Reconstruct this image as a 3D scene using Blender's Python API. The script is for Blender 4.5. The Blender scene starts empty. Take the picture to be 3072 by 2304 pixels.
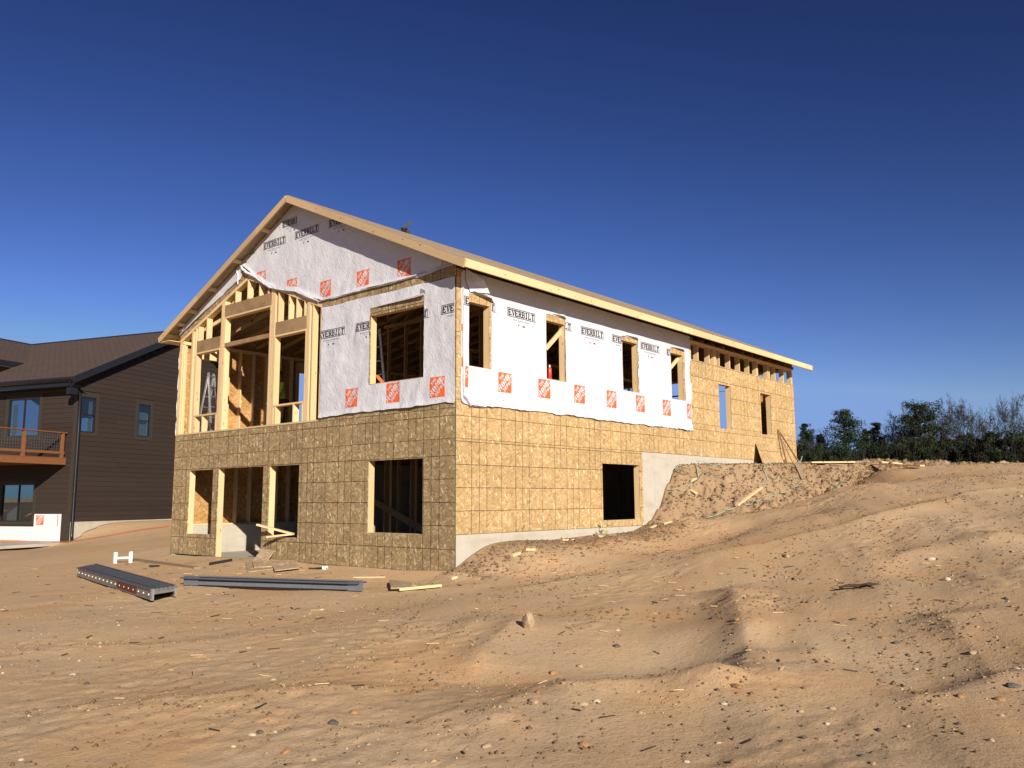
import bpy, bmesh, math, random
import numpy as np
from mathutils import Matrix, Vector
S = 0.0254                       # every length below is in inches
random.seed(7); RNG = np.random.default_rng(11)
scene = bpy.context.scene
COL = scene.collection
# ------------------------------------------------------------------ camera, sky, sun, exposure
CAM = np.array([-416.5, -403.8, 49.7]); FOC = 2518.4
_yaw, _pit, _rol = 0.702694408, 0.136689, -0.00548828
CF = np.array([math.cos(_pit)*math.cos(_yaw), math.cos(_pit)*math.sin(_yaw), math.sin(_pit)])
_r = np.array([math.sin(_yaw), -math.cos(_yaw), 0.0]); _u = np.cross(_r, CF)
CR = _r*math.cos(_rol)+_u*math.sin(_rol); CU = -_r*math.sin(_rol)+_u*math.cos(_rol)
cd = bpy.data.cameras.new('camera'); cam = bpy.data.objects.new('camera', cd); COL.objects.link(cam)
cd.sensor_width = 36; cd.lens = FOC/3072*36; cd.clip_start = 0.05; cd.clip_end = 3000
m = Matrix.Identity(4)
for i in range(3):
    m[i][0] = CR[i]; m[i][1] = CU[i]; m[i][2] = -CF[i]; m[i][3] = CAM[i]*S
cam.matrix_world = m
scene.camera = cam
SUND = Vector((-11.5, -21.5, 9.6)).normalized()
world = bpy.data.worlds.new('World'); scene.world = world; world.use_nodes = True
wn = world.node_tree; bg = wn.nodes['Background']
sky = wn.nodes.new('ShaderNodeTexSky'); sky.sky_type = 'NISHITA'; sky.sun_disc = False
sky.sun_elevation = math.asin(SUND.z); sky.sun_rotation = math.atan2(SUND.x, SUND.y) % (2*math.pi)
sky.altitude = 300; sky.air_density = 1.0; sky.dust_density = 0.15; sky.ozone_density = 3.0
sgam = wn.nodes.new('ShaderNodeGamma'); sgam.inputs[1].default_value = 1.92
smul = wn.nodes.new('ShaderNodeMix'); smul.data_type = 'RGBA'; smul.blend_type = 'MULTIPLY'; smul.inputs[0].default_value = 1; smul.inputs[7].default_value = (.20, .143, .16, 1)
sclp = wn.nodes.new('ShaderNodeVectorMath'); sclp.operation = 'MINIMUM'; sclp.inputs[1].default_value = (3.5, 5.4, 7.2)   # no glare patch round the sun
wn.links.new(sky.outputs[0], sclp.inputs[0]); wn.links.new(sclp.outputs[0], sgam.inputs[0]); wn.links.new(sgam.outputs[0], smul.inputs[6]); wn.links.new(smul.outputs[2], bg.inputs[0]); bg.inputs[1].default_value = 0.07
sl = bpy.data.lights.new('sun', 'SUN'); sl.energy = 4.6; sl.angle = math.radians(0.5); sl.color = (1.0, 0.91, 0.78)
so = bpy.data.objects.new('sun', sl); COL.objects.link(so); so.rotation_euler = SUND.to_track_quat('Z', 'Y').to_euler(); so.location = (-10, -20, 20)
scene.view_settings.view_transform = 'Standard'; scene.view_settings.look = 'None'
scene.view_settings.exposure = 0.55; scene.view_settings.gamma = 1; scene.view_settings.use_curve_mapping = False
scene.render.engine = 'CYCLES'
scene.cycles.max_bounces = 5; scene.cycles.diffuse_bounces = 2

def ray(u, v): return CF+CR*(u-1536)/FOC-CU*(v-1152)/FOC
def on(u, v, ax, val):
    d = ray(u, v); t = (val-CAM[ax])/d[ax]; return CAM+t*d
# ------------------------------------------------------------------ mesh helpers
class MB:
    def __init__(s): s.v = []; s.f = []; s.m = []
    def face(s, pts, mi=0):
        n = len(s.v); s.v += [tuple(p) for p in pts]; s.f.append(tuple(range(n, n+len(pts)))); s.m.append(mi)
    def box(s, a, b, mi=0):
        x0, y0, z0 = a; x1, y1, z1 = b; n = len(s.v)
        s.v += [(x0,y0,z0),(x1,y0,z0),(x1,y1,z0),(x0,y1,z0),(x0,y0,z1),(x1,y0,z1),(x1,y1,z1),(x0,y1,z1)]
        for f in ((0,3,2,1),(4,5,6,7),(0,1,5,4),(1,2,6,5),(2,3,7,6),(3,0,4,7)):
            s.f.append(tuple(n+i for i in f)); s.m.append(mi)
    def beam(s, p0, p1, w, d, up=(0,0,1), mi=0, taper=1):
        p0 = Vector(p0); p1 = Vector(p1); x = (p1-p0).normalized(); u = Vector(up)
        if abs(x.dot(u)) > .98: u = Vector((1,0,0)) if abs(x.x) < .9 else Vector((0,1,0))
        y = u.cross(x).normalized(); z = x.cross(y)
        n = len(s.v)
        for p, k in ((p0, 1), (p1, taper)):
            for a, b in ((-1,-1),(1,-1),(1,1),(-1,1)):
                s.v.append(tuple(p+y*a*w*k/2+z*b*d*k/2))
        for f in ((3,2,1,0),(4,5,6,7),(0,1,5,4),(1,2,6,5),(2,3,7,6),(3,0,4,7)):
            s.f.append(tuple(n+i for i in f)); s.m.append(mi)
    def tube(s, pts, rad, n=6, mi=0, caps=True):
        pts = [Vector(p) for p in pts]
        rs = rad if hasattr(rad, '__len__') else [rad]*len(pts)
        rings = []
        for i, p in enumerate(pts):
            t = (pts[min(i+1, len(pts)-1)]-pts[max(i-1, 0)]).normalized()
            a = Vector((0,0,1)) if abs(t.z) < .9 else Vector((1,0,0))
            e1 = t.cross(a).normalized(); e2 = t.cross(e1)
            base = len(s.v); rings.append(base)
            for k in range(n):
                an = 2*math.pi*k/n
                s.v.append(tuple(p+(e1*math.cos(an)+e2*math.sin(an))*rs[i]))
        for i in range(len(pts)-1):
            a, b = rings[i], rings[i+1]
            for k in range(n):
                k2 = (k+1) % n
                s.f.append((a+k, a+k2, b+k2, b+k)); s.m.append(mi)
        if caps:
            s.f.append(tuple(rings[0]+k for k in range(n))); s.m.append(mi)
            s.f.append(tuple(rings[-1]+n-1-k for k in range(n))); s.m.append(mi)
    def mesh(s, name, mats, smooth=False):
        me = bpy.data.meshes.new(name)
        me.from_pydata([(x*S, y*S, z*S) for x, y, z in s.v], [], s.f)
        for mt in (mats if isinstance(mats, (list, tuple)) else [mats]): me.materials.append(mt)
        if any(s.m): me.polygons.foreach_set('material_index', s.m)
        if smooth: me.polygons.foreach_set('use_smooth', [True]*len(me.polygons))
        me.update(); return me
    def build(s, name, mats, parent=None, smooth=False):
        o = bpy.data.objects.new(name, s.mesh(name, mats, smooth)); COL.objects.link(o)
        if parent: o.parent = parent
        return o
def tag(o, label=None, cat=None, group=None, kind=None):
    if label: o['label'] = label
    if cat: o['category'] = cat
    if group: o['group'] = group
    if kind: o['kind'] = kind
    return o
def empty(name, loc=(0,0,0), rz=0, label=None, cat=None, group=None):
    o = bpy.data.objects.new(name, None); COL.objects.link(o); o.empty_display_size = .1
    o.location = [c*S for c in loc]; o.rotation_euler = (0, 0, rz)
    return tag(o, label, cat, group)
def raw_mesh(name, V, Fq, mats, parent=None, smooth=False, scale=True):
    me = bpy.data.meshes.new(name); V = np.asarray(V, dtype=np.float32)*(S if scale else 1)
    Fq = np.asarray(Fq, dtype=np.int32); k = Fq.shape[1]
    me.vertices.add(len(V)); me.vertices.foreach_set('co', V.ravel())
    me.loops.add(Fq.size); me.loops.foreach_set('vertex_index', Fq.ravel())
    me.polygons.add(len(Fq)); me.polygons.foreach_set('loop_start', np.arange(0, Fq.size, k, dtype=np.int32))
    for mt in (mats if isinstance(mats, (list, tuple)) else [mats]): me.materials.append(mt)
    if smooth: me.polygons.foreach_set('use_smooth', np.ones(len(Fq), dtype=bool))
    me.update(calc_edges=True)
    o = bpy.data.objects.new(name, me); COL.objects.link(o)
    if parent: o.parent = parent
    return o
# ------------------------------------------------------------------ noise
_T = RNG.random((256, 256))
def vnoise(x, y, seed=0):
    x = np.asarray(x, float)+seed*17.31; y = np.asarray(y, float)+seed*9.77
    xi = np.floor(x).astype(int); yi = np.floor(y).astype(int); fx = x-xi; fy = y-yi
    fx = fx*fx*fx*(fx*(fx*6-15)+10); fy = fy*fy*fy*(fy*(fy*6-15)+10)
    g = lambda a, b: _T[a % 256, b % 256]
    return (g(xi, yi)*(1-fx)*(1-fy)+g(xi+1, yi)*fx*(1-fy)+g(xi, yi+1)*(1-fx)*fy+g(xi+1, yi+1)*fx*fy)*2-1
def fbm(x, y, seed=0, oct=4, gain=.5):
    r = 0; a = 1
    for i in range(oct): r = r+a*vnoise(x*2**i, y*2**i, seed+i*3); a *= gain
    return r
# ------------------------------------------------------------------ materials
class NT:
    def __init__(s, name, rough=.85, spec=.2, metal=0):
        s.mat = bpy.data.materials.new(name); s.mat.use_nodes = True; s.t = s.mat.node_tree
        s.b = s.t.nodes['Principled BSDF']; s.b.inputs['Roughness'].default_value = rough
        s.b.inputs['Specular IOR Level'].default_value = spec; s.b.inputs['Metallic'].default_value = metal
    def n(s, typ, **kw):
        nd = s.t.nodes.new(typ)
        for k, v in kw.items():
            if k.startswith('_'): setattr(nd, k[1:], v)
            elif k.startswith('i') and k[1:].isdigit(): s.set(nd.inputs[int(k[1:])], v)
            else: s.set(nd.inputs[k.replace('_', ' ')], v)
        return nd
    def set(s, inp, v):
        if hasattr(v, 'is_linked') or isinstance(v, bpy.types.NodeSocket): s.t.links.new(v, inp)
        elif isinstance(v, tuple) and len(v) == 3 and inp.type == 'RGBA': inp.default_value = (*v, 1)
        else: inp.default_value = v
    def coord(s, kind='Object', rnd=True):
        c = s.n('ShaderNodeTexCoord').outputs[kind]
        if rnd:
            oi = s.n('ShaderNodeObjectInfo').outputs['Random']
            k = s.n('ShaderNodeMath', _operation='MULTIPLY', i0=oi, i1=97.0).outputs[0]
            c = s.n('ShaderNodeVectorMath', _operation='ADD', i0=c, i1=k).outputs[0]
        return c
    def map(s, v, scale=(1,1,1), rot=(0,0,0), loc=(0,0,0)):
        nd = s.n('ShaderNodeMapping', Vector=v); nd.inputs['Scale'].default_value = scale; nd.inputs['Rotation'].default_value = rot; nd.inputs['Location'].default_value = loc
        return nd.outputs[0]
    def noise(s, v, sc, det=3, rough=.5, dist=0):
        return s.n('ShaderNodeTexNoise', Vector=v, Scale=sc, Detail=det, Roughness=rough, Distortion=dist).outputs['Fac']
    def ramp(s, f, stops):
        nd = s.n('ShaderNodeValToRGB', Fac=f); cr = nd.color_ramp
        while len(cr.elements) < len(stops): cr.elements.new(.5)
        for e, (p, c) in zip(cr.elements, stops):
            e.position = p; e.color = (*c, 1) if isinstance(c, tuple) else (c, c, c, 1)
        return nd.outputs[0]
    def mix(s, f, a, b, mode='MIX'):
        nd = s.n('ShaderNodeMix', _data_type='RGBA', _blend_type=mode)
        s.set(nd.inputs[0], f); s.set(nd.inputs[6], a); s.set(nd.inputs[7], b); return nd.outputs[2]
    def math(s, op, a, b=0.0, c=0.0):
        nd = s.n('ShaderNodeMath', _operation=op, i0=a, i1=b); s.set(nd.inputs[2], c); return nd.outputs[0]
    def bump(s, h, strength=.4, dist=.01):
        nd = s.n('ShaderNodeBump', Height=h, Strength=strength, Distance=dist); s.t.links.new(nd.outputs[0], s.b.inputs['Normal'])
    def rnd(s): return s.n('ShaderNodeObjectInfo').outputs['Random']
    def col(s, c): s.set(s.b.inputs['Base Color'], c); return s.mat

def mat_osb(name, base, dark, light, lines=True, ink=.8):
    q = NT(name, .8, .15); c = q.coord(); raw = q.coord(rnd=False)
    n1 = q.noise(q.map(c, (1,1,1)), 5, 3)
    col = q.mix(n1, tuple(x*.90 for x in base), tuple(x*1.1 for x in base))
    fine = q.noise(q.map(c, (1,1,1.6)), 90, 4, .7)
    col = q.mix(q.ramp(fine, [(.38, 1.0), (.5, 0.0)]), col, dark)
    hsum = fine
    for i, (ang, th, cc, k) in enumerate([(8,.84,light,.5),(-32,.82,dark,.6),(75,.80,dark,.6),(48,.84,light,.5),(104,.80,light,.45),(-60,.80,dark,.55),(-80,.84,light,.45),(30,.86,dark,.5),(16,.965,tuple(min(1,x*1.3) for x in light),.8)]):
        v = q.map(q.map(c, (1, 1, 1), (0, math.radians(ang), 0)), (25, 8, 8), (0, 0, 0), (i*3.1, i*1.7, i*2.3))
        v2 = q.n('ShaderNodeVectorMath', _operation='ADD', i0=v, i1=q.n('ShaderNodeTexNoise', Vector=c, Scale=14.0, Detail=1.0).outputs['Color']).outputs[0]
        vo = q.n('ShaderNodeTexVoronoi', Vector=v2, Scale=1.0, Randomness=1.0)
        sep = q.n('ShaderNodeSeparateColor', i0=vo.outputs['Color']).outputs[0]
        mk = q.math('MULTIPLY', q.math('GREATER_THAN', sep, th), k)
        mk = q.math('MULTIPLY', mk, q.math('LESS_THAN', vo.outputs['Distance'], .46))
        col = q.mix(mk, col, cc)
    col = q.mix(1.0, col, q.ramp(q.rnd(), [(0, .92), (1, 1.06)]), 'MULTIPLY')
    big = q.noise(raw, 1.3, 3)
    col = q.mix(1.0, col, q.ramp(big, [(.3, .90), (.7, 1.06)]), 'MULTIPLY')
    if lines:
        sx = q.n('ShaderNodeSeparateXYZ', i0=raw)
        x = q.math('MULTIPLY', sx.outputs[0], 1/S); z = q.math('MULTIPLY', sx.outputs[2], 1/S)
        wob = q.math('MULTIPLY', q.math('SUBTRACT', q.noise(c, 60, 2), .5), .55)
        tot = None
        xm = q.math('MODULO', q.math('ADD', x, 480), 48)
        zm = q.math('MODULO', q.math('ADD', z, 480), 16)
        for L in (16, 24, 32):
            a = q.math('LESS_THAN', q.math('ABSOLUTE', q.math('ADD', q.math('SUBTRACT', xm, float(L)), wob)), .30)
            tot = a if tot is None else q.math('MAXIMUM', tot, a)
        for src in (xm,):
            a = q.math('MAXIMUM', q.math('LESS_THAN', src, .22), q.math('GREATER_THAN', src, 47.78)); tot = q.math('MAXIMUM', tot, a)
        zz = q.math('ADD', zm, wob)
        a = q.math('MAXIMUM', q.math('LESS_THAN', zz, .28), q.math('GREATER_THAN', zz, 15.72)); tot = q.math('MAXIMUM', tot, a)
        fade = q.ramp(q.noise(raw, 7, 2), [(.3, ink*.55), (.65, ink*1.08)])
        col = q.mix(q.math('MULTIPLY', tot, fade), col, (.055, .035, .018))
    q.bump(hsum, .25, .004)
    return q.col(col)
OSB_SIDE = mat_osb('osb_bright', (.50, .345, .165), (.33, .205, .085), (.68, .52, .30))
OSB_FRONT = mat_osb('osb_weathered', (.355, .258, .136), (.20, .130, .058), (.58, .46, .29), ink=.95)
OSB_SCRAP = mat_osb('osb_scrap', (.46, .345, .215), (.30, .205, .115), (.60, .48, .32), lines=False)
OSB_IN = mat_osb('osb_inside', (.50, .29, .11), (.30, .14, .045), (.66, .45, .22), lines=False)
OSB_ROOF = mat_osb('osb_roof', (.36, .27, .18), (.27, .19, .12), (.44, .34, .24), lines=False)

def mat_wood(name, a, b, knot=(.16, .075, .03), rough=.75, stain=None):
    q = NT(name, rough, .2); c = q.coord()
    g = q.noise(q.map(c, (2.0, 30, 30)), 2.2, 4, .6, .6)
    col = q.mix(q.ramp(g, [(.3, 0.0), (.7, 1.0)]), a, b)
    g2 = q.noise(q.map(c, (1.2, 9, 9)), 1.5, 2)
    col = q.mix(q.math('MULTIPLY', g2, .45), col, tuple(x*.82 for x in b))
    vo = q.n('ShaderNodeTexVoronoi', Vector=q.map(c, (3.2, 9, 9)), Scale=1.0, Randomness=1.0)
    kk = q.ramp(vo.outputs['Distance'], [(.07, 1.0), (.15, 0.0)])
    col = q.mix(q.math('MULTIPLY', kk, .75), col, knot)
    if stain:
        st = q.ramp(q.noise(c, 2.5, 3), [(.45, 0.0), (.65, 1.0)]); col = q.mix(q.math('MULTIPLY', st, .7), col, stain)
    col = q.mix(1.0, col, q.ramp(q.rnd(), [(0, (.86, .85, .82)), (.5, (1, .98, .95)), (1, (1.08, 1.06, 1.04))]), 'MULTIPLY')
    q.bump(g, .15, .002)
    return q.col(col)
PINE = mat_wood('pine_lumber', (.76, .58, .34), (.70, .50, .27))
PINE_SHADED = mat_wood('shaded_inner_lumber', (.42, .30, .17), (.34, .235, .125))  # lumber darkened in colour to stand in for the dim interior
PINE_OLD = mat_wood('weathered_pine', (.36, .245, .14), (.30, .19, .10), stain=(.22, .13, .07))
PINE_GREY = mat_wood('greyed_lumber', (.34, .26, .18), (.26, .19, .125))
RAKEWOOD = mat_wood('rake_board_wood', (.56, .42, .26), (.50, .35, .19))
CEDAR = mat_wood('cedar', (.25, .105, .042), (.19, .075, .028), knot=(.1, .03, .01))

def mat_plain(name, c, rough=.7, spec=.3, metal=0, var=.12, sc=12, bump=0):
    q = NT(name, rough, spec, metal); co = q.coord()
    n = q.noise(co, sc, 4, .6)
    col = q.mix(n, tuple(x*(1-var) for x in c), tuple(min(1, x*(1+var)) for x in c))
    if bump: q.bump(n, bump, .004)
    return q.col(col)
def mat_concrete():
    q = NT('concrete', .9, .15); c = q.coord('Object', False)
    n = q.noise(c, 3, 5, .6); col = q.mix(n, (.40, .365, .30), (.53, .49, .41))
    st = q.ramp(q.noise(q.map(c, (.8, .8, 3)), 1.6, 4), [(.52, 0.0), (.68, 1.0)])
    col = q.mix(q.math('MULTIPLY', st, .45), col, (.36, .30, .215))
    sx = q.n('ShaderNodeSeparateXYZ', i0=c)
    t = q.math('ADD', q.math('MULTIPLY', sx.outputs[0], 1/S), q.math('MULTIPLY', sx.outputs[1], 1/S))
    md = q.math('MODULO', q.math('ADD', t, 4800), 24)
    ln = q.math('LESS_THAN', md, .35)
    col = q.mix(q.math('MULTIPLY', ln, .35), col, (.2, .18, .15))
    pit = q.ramp(q.noise(c, 45, 2), [(.26, 1.0), (.32, 0.0)]); col = q.mix(q.math('MULTIPLY', pit, .5), col, (.2, .18, .15))
    q.bump(q.noise(c, 30, 4), .2, .004)
    return q.col(col)
CONC = mat_concrete()
def mat_wrap(name, tint):
    q = NT(name, .55, .25); c = q.coord('Object', False)
    n = q.noise(c, 2, 3); col = q.mix(n, tuple(x*.95 for x in tint), tint)
    w1 = q.noise(q.map(q.map(c, (1, 1, 1), (.5, .5, 0)), (2.4, 2.4, .8)), 5, 3, .55, 1.2); w2 = q.noise(c, 22, 3, .6, .3)
    h = q.math('ADD', w1, q.math('MULTIPLY', w2, .25))
    dot = q.n('ShaderNodeTexVoronoi', Vector=c, Scale=2.6, Randomness=1.0)
    dm = q.math('LESS_THAN', dot.outputs['Distance'], .035)
    col = q.mix(q.math('MULTIPLY', dm, .8), col, (.12, .11, .12))
    q.bump(h, .55, .022)
    return q.col(col)
WRAP = mat_wrap('house_wrap_sheet', (.615, .615, .655))
INK = mat_plain('black_ink', (.022, .02, .022), .6, .2)
PALEINK = mat_plain('pale_ink', (.30, .28, .38), .6, .2)
ORANGE = mat_plain('orange_ink', (.72, .135, .04), .6, .2, var=.06)
WHITEINK = mat_plain('unprinted_white', (.615, .615, .655), .55, .2, var=.03)
SLAT = mat_plain('black_plastic', (.02, .02, .022), .45, .4)
BLACKM = mat_plain('black_metal', (.013, .014, .018), .35, .5)
ALU = mat_plain('aluminium', (.55, .56, .58), .38, .5, .8, bump=.1)
ALUG = mat_plain('grey_deck_metal', (.12, .12, .13), .5, .4, .35, var=.3)
GREYCH = mat_plain('grey_channel', (.17, .19, .22), .5, .4, .3, var=.2)
WHITEP = mat_plain('white_plastic', (.82, .80, .78), .45, .4, var=.04)
REDM = mat_plain('red_bottle_paint', (.55, .03, .02), .3, .5)
STRAP = mat_plain('green_strap', (.30, .42, .32), .5, .3, var=.2)
STRAPD = mat_plain('dark_green_strap', (.10, .17, .09), .6, .2, var=.3)
GREENE = mat_plain('green_edge_paint', (.03, .14, .09), .7, .2, var=.4)
CORDM = mat_plain('orange_cord', (.42, .085, .03), .6, .3)
ROOTM = mat_plain('dark_root', (.06, .042, .03), .9, .1, var=.3)
LEVEL_O = mat_plain('orange_level', (.75, .20, .06), .5, .3)
# ------------------------------------------------------------------ terrain
def pd(u, D, z):      # world x,y of the point with picture column u, depth D, height z
    P = CAM+CF*D+CR*(u-1536)/FOC*D
    k = (z-P[2])/CU[2]; P = P+CU*k
    return (P[0], P[1], z)
LP = [(0,-1,5.5),(16,-1,12),(32,-1,18),(106,-1,18.7),(162,-1,20.5),(227,-1,21.7),(245,-1,27),
      (0,-28,-.5),(22,-30,7),(45,-36,12),(110,-40,14.5),(200,-45,19),(250,-30,25),(-30,-40,-2.5),(60,-85,7),(150,-100,13),(240,-90,22),
      (-4,6,-1.2),(-4,50,-1),(-4,100,-.4),(-4,154,-.7),(-4,214,1),(-4,250,0),(-4,312,-.5),(-4,350,-1.8),(-4,384,-2.4),(-40,100,-3),(-40,300,-3),
      (2,400,-2.2),(60,420,6),(140,450,13),(250,500,20),(400,520,24),
      (79,810,-4),(107,818,10),(130,826,17),(181,843,21),(250,867,20),(400,915,22),(60,700,-3),(150,720,11),(250,700,20),
      (60,850,-5.5),(0,900,-6),(-40,1000,-7),(-60,850,-6),(-100,700,-8),
      (300,-40,32),(370,-70,38),(440,-85,48),(500,-92,60),(548,-100,70),(602,-118,80),(700,-142,87),(835,-206,89),(900,-260,89),
      (360,0,40),(450,-20,52),(550,-30,76)]
for D, row in {110: (-14,-12.5,-11.5,-9,-6), 170: (-13,-12,-11,-8,-4), 300: (-12,-10,-8,-4,4), 450: (-9,-7,-4,5,29)}.items():
    for u, z in zip((0, 800, 1500, 2200, 3072), row): LP.append(pd(u, D, z))
LP += [pd(0,650,-8), pd(400,650,-7), pd(900,520,-5), pd(1250,520,-4), pd(2000,560,14), pd(2350,600,34), pd(2700,600,46), pd(3072,600,54),
       pd(2250,740,34), pd(2500,760,58), pd(2750,760,66), pd(3072,760,73), pd(2650,900,78), pd(3072,900,84), pd(-500,300,-13), pd(-500,700,-9), pd(3600,300,16), pd(3600,700,70), pd(3600,1000,90)]
LP = np.array(LP)
def tps_fit(P, lam=0.0):
    n = len(P); d = np.hypot(P[:,None,0]-P[None,:,0], P[:,None,1]-P[None,:,1])/100
    K = np.where(d > 0, d*d*np.log(d+1e-12), 0)+np.eye(n)*lam
    A = np.zeros((n+3, n+3)); A[:n,:n] = K; Q = np.c_[np.ones(n), P[:,:2]/100]; A[:n,n:] = Q; A[n:,:n] = Q.T
    return np.linalg.solve(A, np.r_[P[:,2], 0, 0, 0])
LW = tps_fit(LP, .02)
def tps(P, W, x, y):
    r = W[-3]+W[-2]*x/100+W[-1]*y/100
    for i in range(len(P)):
        d2 = ((x-P[i,0])**2+(y-P[i,1])**2)/1e4
        r = r+W[i]*.5*d2*np.log(d2+1e-12)
    return r
def lin_fit(P):
    n = len(P); d = np.hypot(P[:,None,0]-P[None,:,0], P[:,None,1]-P[None,:,1])/100
    A = np.zeros((n+3, n+3)); A[:n,:n] = d; Q = np.c_[np.ones(n), P[:,:2]/100]; A[:n,n:] = Q; A[n:,:n] = Q.T
    return np.linalg.solve(A, np.r_[P[:,2], 0, 0, 0])
def lin(P, W, x, y):
    r = W[-3]+W[-2]*x/100+W[-1]*y/100
    for i in range(len(P)): r = r+W[i]*np.hypot(x-P[i,0], y-P[i,1])/100
    return r
FOOT = [(243,0),(300,-44),(370,-74),(440,-92),(500,-104),(548,-116),(602,-136),(700,-165),(835,-225),(243,40)]
CREST = [(318,0),(352,-17),(400,-36),(450,-46),(490,-52),(561,-90),(619,-118),(700,-138),(835,-205),(318,40)]
MP = np.array([(x, y, 0.0) for x, y in FOOT]+[(x, y, 1.0) for x, y in CREST]
              + [(400,60,2),(500,10,2),(600,-20,2.2),(800,-80,2.5),(700,100,4),(150,-60,-2),(250,-150,-2),(400,-200,-2),(600,-260,-2.5),(800,-350,-2.5),(150,60,-2),(0,-200,-5),(-200,-200,-8),(-60,100,-4),(-60,400,-5),(60,430,-4),(250,450,-3),(450,460,-2),(100,850,-5),(400,800,-3),(-300,500,-9),(700,500,-.5)])
MW = lin_fit(MP)
# low ridges and pits pushed up by wheels and wind, as polylines with height, width (inches)
RIDGES = []; PITS = []
def sstep(t): t = np.clip(t, 0, 1); return t*t*(3-2*t)
def polyd(x, y, pts):
    best = np.full(np.shape(x), 1e9); side = np.zeros(np.shape(x)); tt = np.zeros(np.shape(x)); L = len(pts)-1
    for i in range(L):
        ax, ay = pts[i][:2]; bx, by = pts[i+1][:2]; dx, dy = bx-ax, by-ay; q = dx*dx+dy*dy
        t = np.clip(((x-ax)*dx+(y-ay)*dy)/q, 0, 1); ex = x-(ax+t*dx); ey = y-(ay+t*dy); d = np.hypot(ex, ey)
        s = np.sign(dx*ey-dy*ex); k = d < best
        best = np.where(k, d, best); side = np.where(k, s, side); tt = np.where(k, (i+t)/L, tt)
    return best, side, tt
def hbase(x, y):
    x = np.asarray(x, float); y = np.asarray(y, float)
    L = tps(LP, LW, x, y)
    mm = sstep(lin(MP, MW, x, y)+.10*vnoise(x/14, y/14, 5)+.05*vnoise(x/5, y/5, 6))
    pl = 83+np.clip((x-320)*.034, 0, 9)+.6*vnoise(x/30, y/30, 8)
    z = np.where(L > pl, L, L+(pl-L)*mm)
    D = (x+416.5)*CF[0]+(y+403.8)*CF[1]
    cap = 49.7+np.minimum(D, 1020)*.0412+.5*vnoise(x/26, y/26, 9)+4.5*np.exp(-(((x-600)/26)**2+((y+98)/20)**2))-2.5*np.exp(-(((x-800)/60)**2+((y+150)/60)**2))
    z = np.where((y < 20) & (x > 120), np.minimum(z, cap), z)
    # far land
    r = np.hypot(x-100, y-100); w = sstep((r-900)/1100)
    far = 60+6*vnoise(x/1500, y/1500, 3)
    return z*(1-w)+far*w
def hfull(x, y):
    x = np.asarray(x, float); y = np.asarray(y, float)
    z = hbase(x, y)
    r = np.hypot(x+416, y+404)
    near = np.exp(-(np.hypot(x-100, y-50)/900)**4)
    house = sstep((np.maximum(np.maximum(-x, x-604), np.maximum(-y, y-384))-2)/25)
    z = z+near*house*(1.4*vnoise(x/75, y/60, 1)+.28*vnoise(x/22, y/18, 2))
    rough = sstep((vnoise(x/60, y/45, 12)+.2)/.8)
    bank = lin(MP, MW, x, y); onb = np.exp(-((bank-.5)/.55)**4)
    z = z+near*house*(.12+.88*rough*rough)*(.30*vnoise(x/6.5, y/5.5, 4)+.22*vnoise(x/3.1, y/2.7, 7))
    z = z+onb*(5.0*(np.abs(vnoise(x/13, y/11, 16))-.3)+3.8*(np.abs(vnoise(x/6, y/6, 14))-.3)+2.2*(np.abs(vnoise(x/2.9, y/2.9, 15))-.3))*sstep((-y)/10)
    # drifts along the haul direction
    a = math.radians(28); v = -x*math.sin(a)+y*math.cos(a); uu = x*math.cos(a)+y*math.sin(a)
    rightw = sstep((x*.35-y*.9-60)/200)
    z = z+near*rightw*house*1.1*vnoise(uu/150, v/22, 21)+near*rightw*.35*vnoise(uu/60, v/9, 22)*house
    D_ = (x+416.5)*CF[0]+(y+403.8)*CF[1]
    for pts, hh, wd in RIDGES:
        d, s, t = polyd(x, y, pts)
        d = np.maximum(d+1.6*vnoise(x/15, y/15, 31), 0)
        env = np.clip(np.minimum(t, 1-t)*6, 0, 1)
        w2 = np.where(s > 0, wd*1.25, wd*2.6)
        z = z+.78*hh*env*np.exp(-(np.abs(d)/(w2*.8))**1.25)*(.85+.25*vnoise(x/22, y/22, 33))
    for px_, py_, dp, rd in PITS: z = z-dp*np.exp(-((x-px_)**2+(y-py_)**2)/rd**2)
    capz = 49.7+np.minimum(D_, 1020)*.0406+.3*vnoise(x/7, y/7, 19)
    z = np.where((y < 20) & (x > 300) & (x < 565), np.minimum(z, capz), z)
    return z
def ground_at(u, v, h=None):
    h = h or hbase; d = ray(u, v); ts = np.linspace(60, 1700, 900)
    P = CAM[None]+ts[:,None]*d[None]; g = h(P[:,0], P[:,1]); k = np.argmax(P[:,2] < g)
    if not (P[:,2] < g).any(): k = len(ts)-1
    a = P[max(k-1, 0)]; b = P[k]; ga = a[2]-g[max(k-1, 0)]; gb = b[2]-g[k]; t = ga/(ga-gb+1e-9) if ga > 0 else 0
    q = a+(b-a)*min(max(t, 0), 1); return q
def poly_px(pts): return [tuple(ground_at(u, v)[:2]) for u, v in pts]
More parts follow.
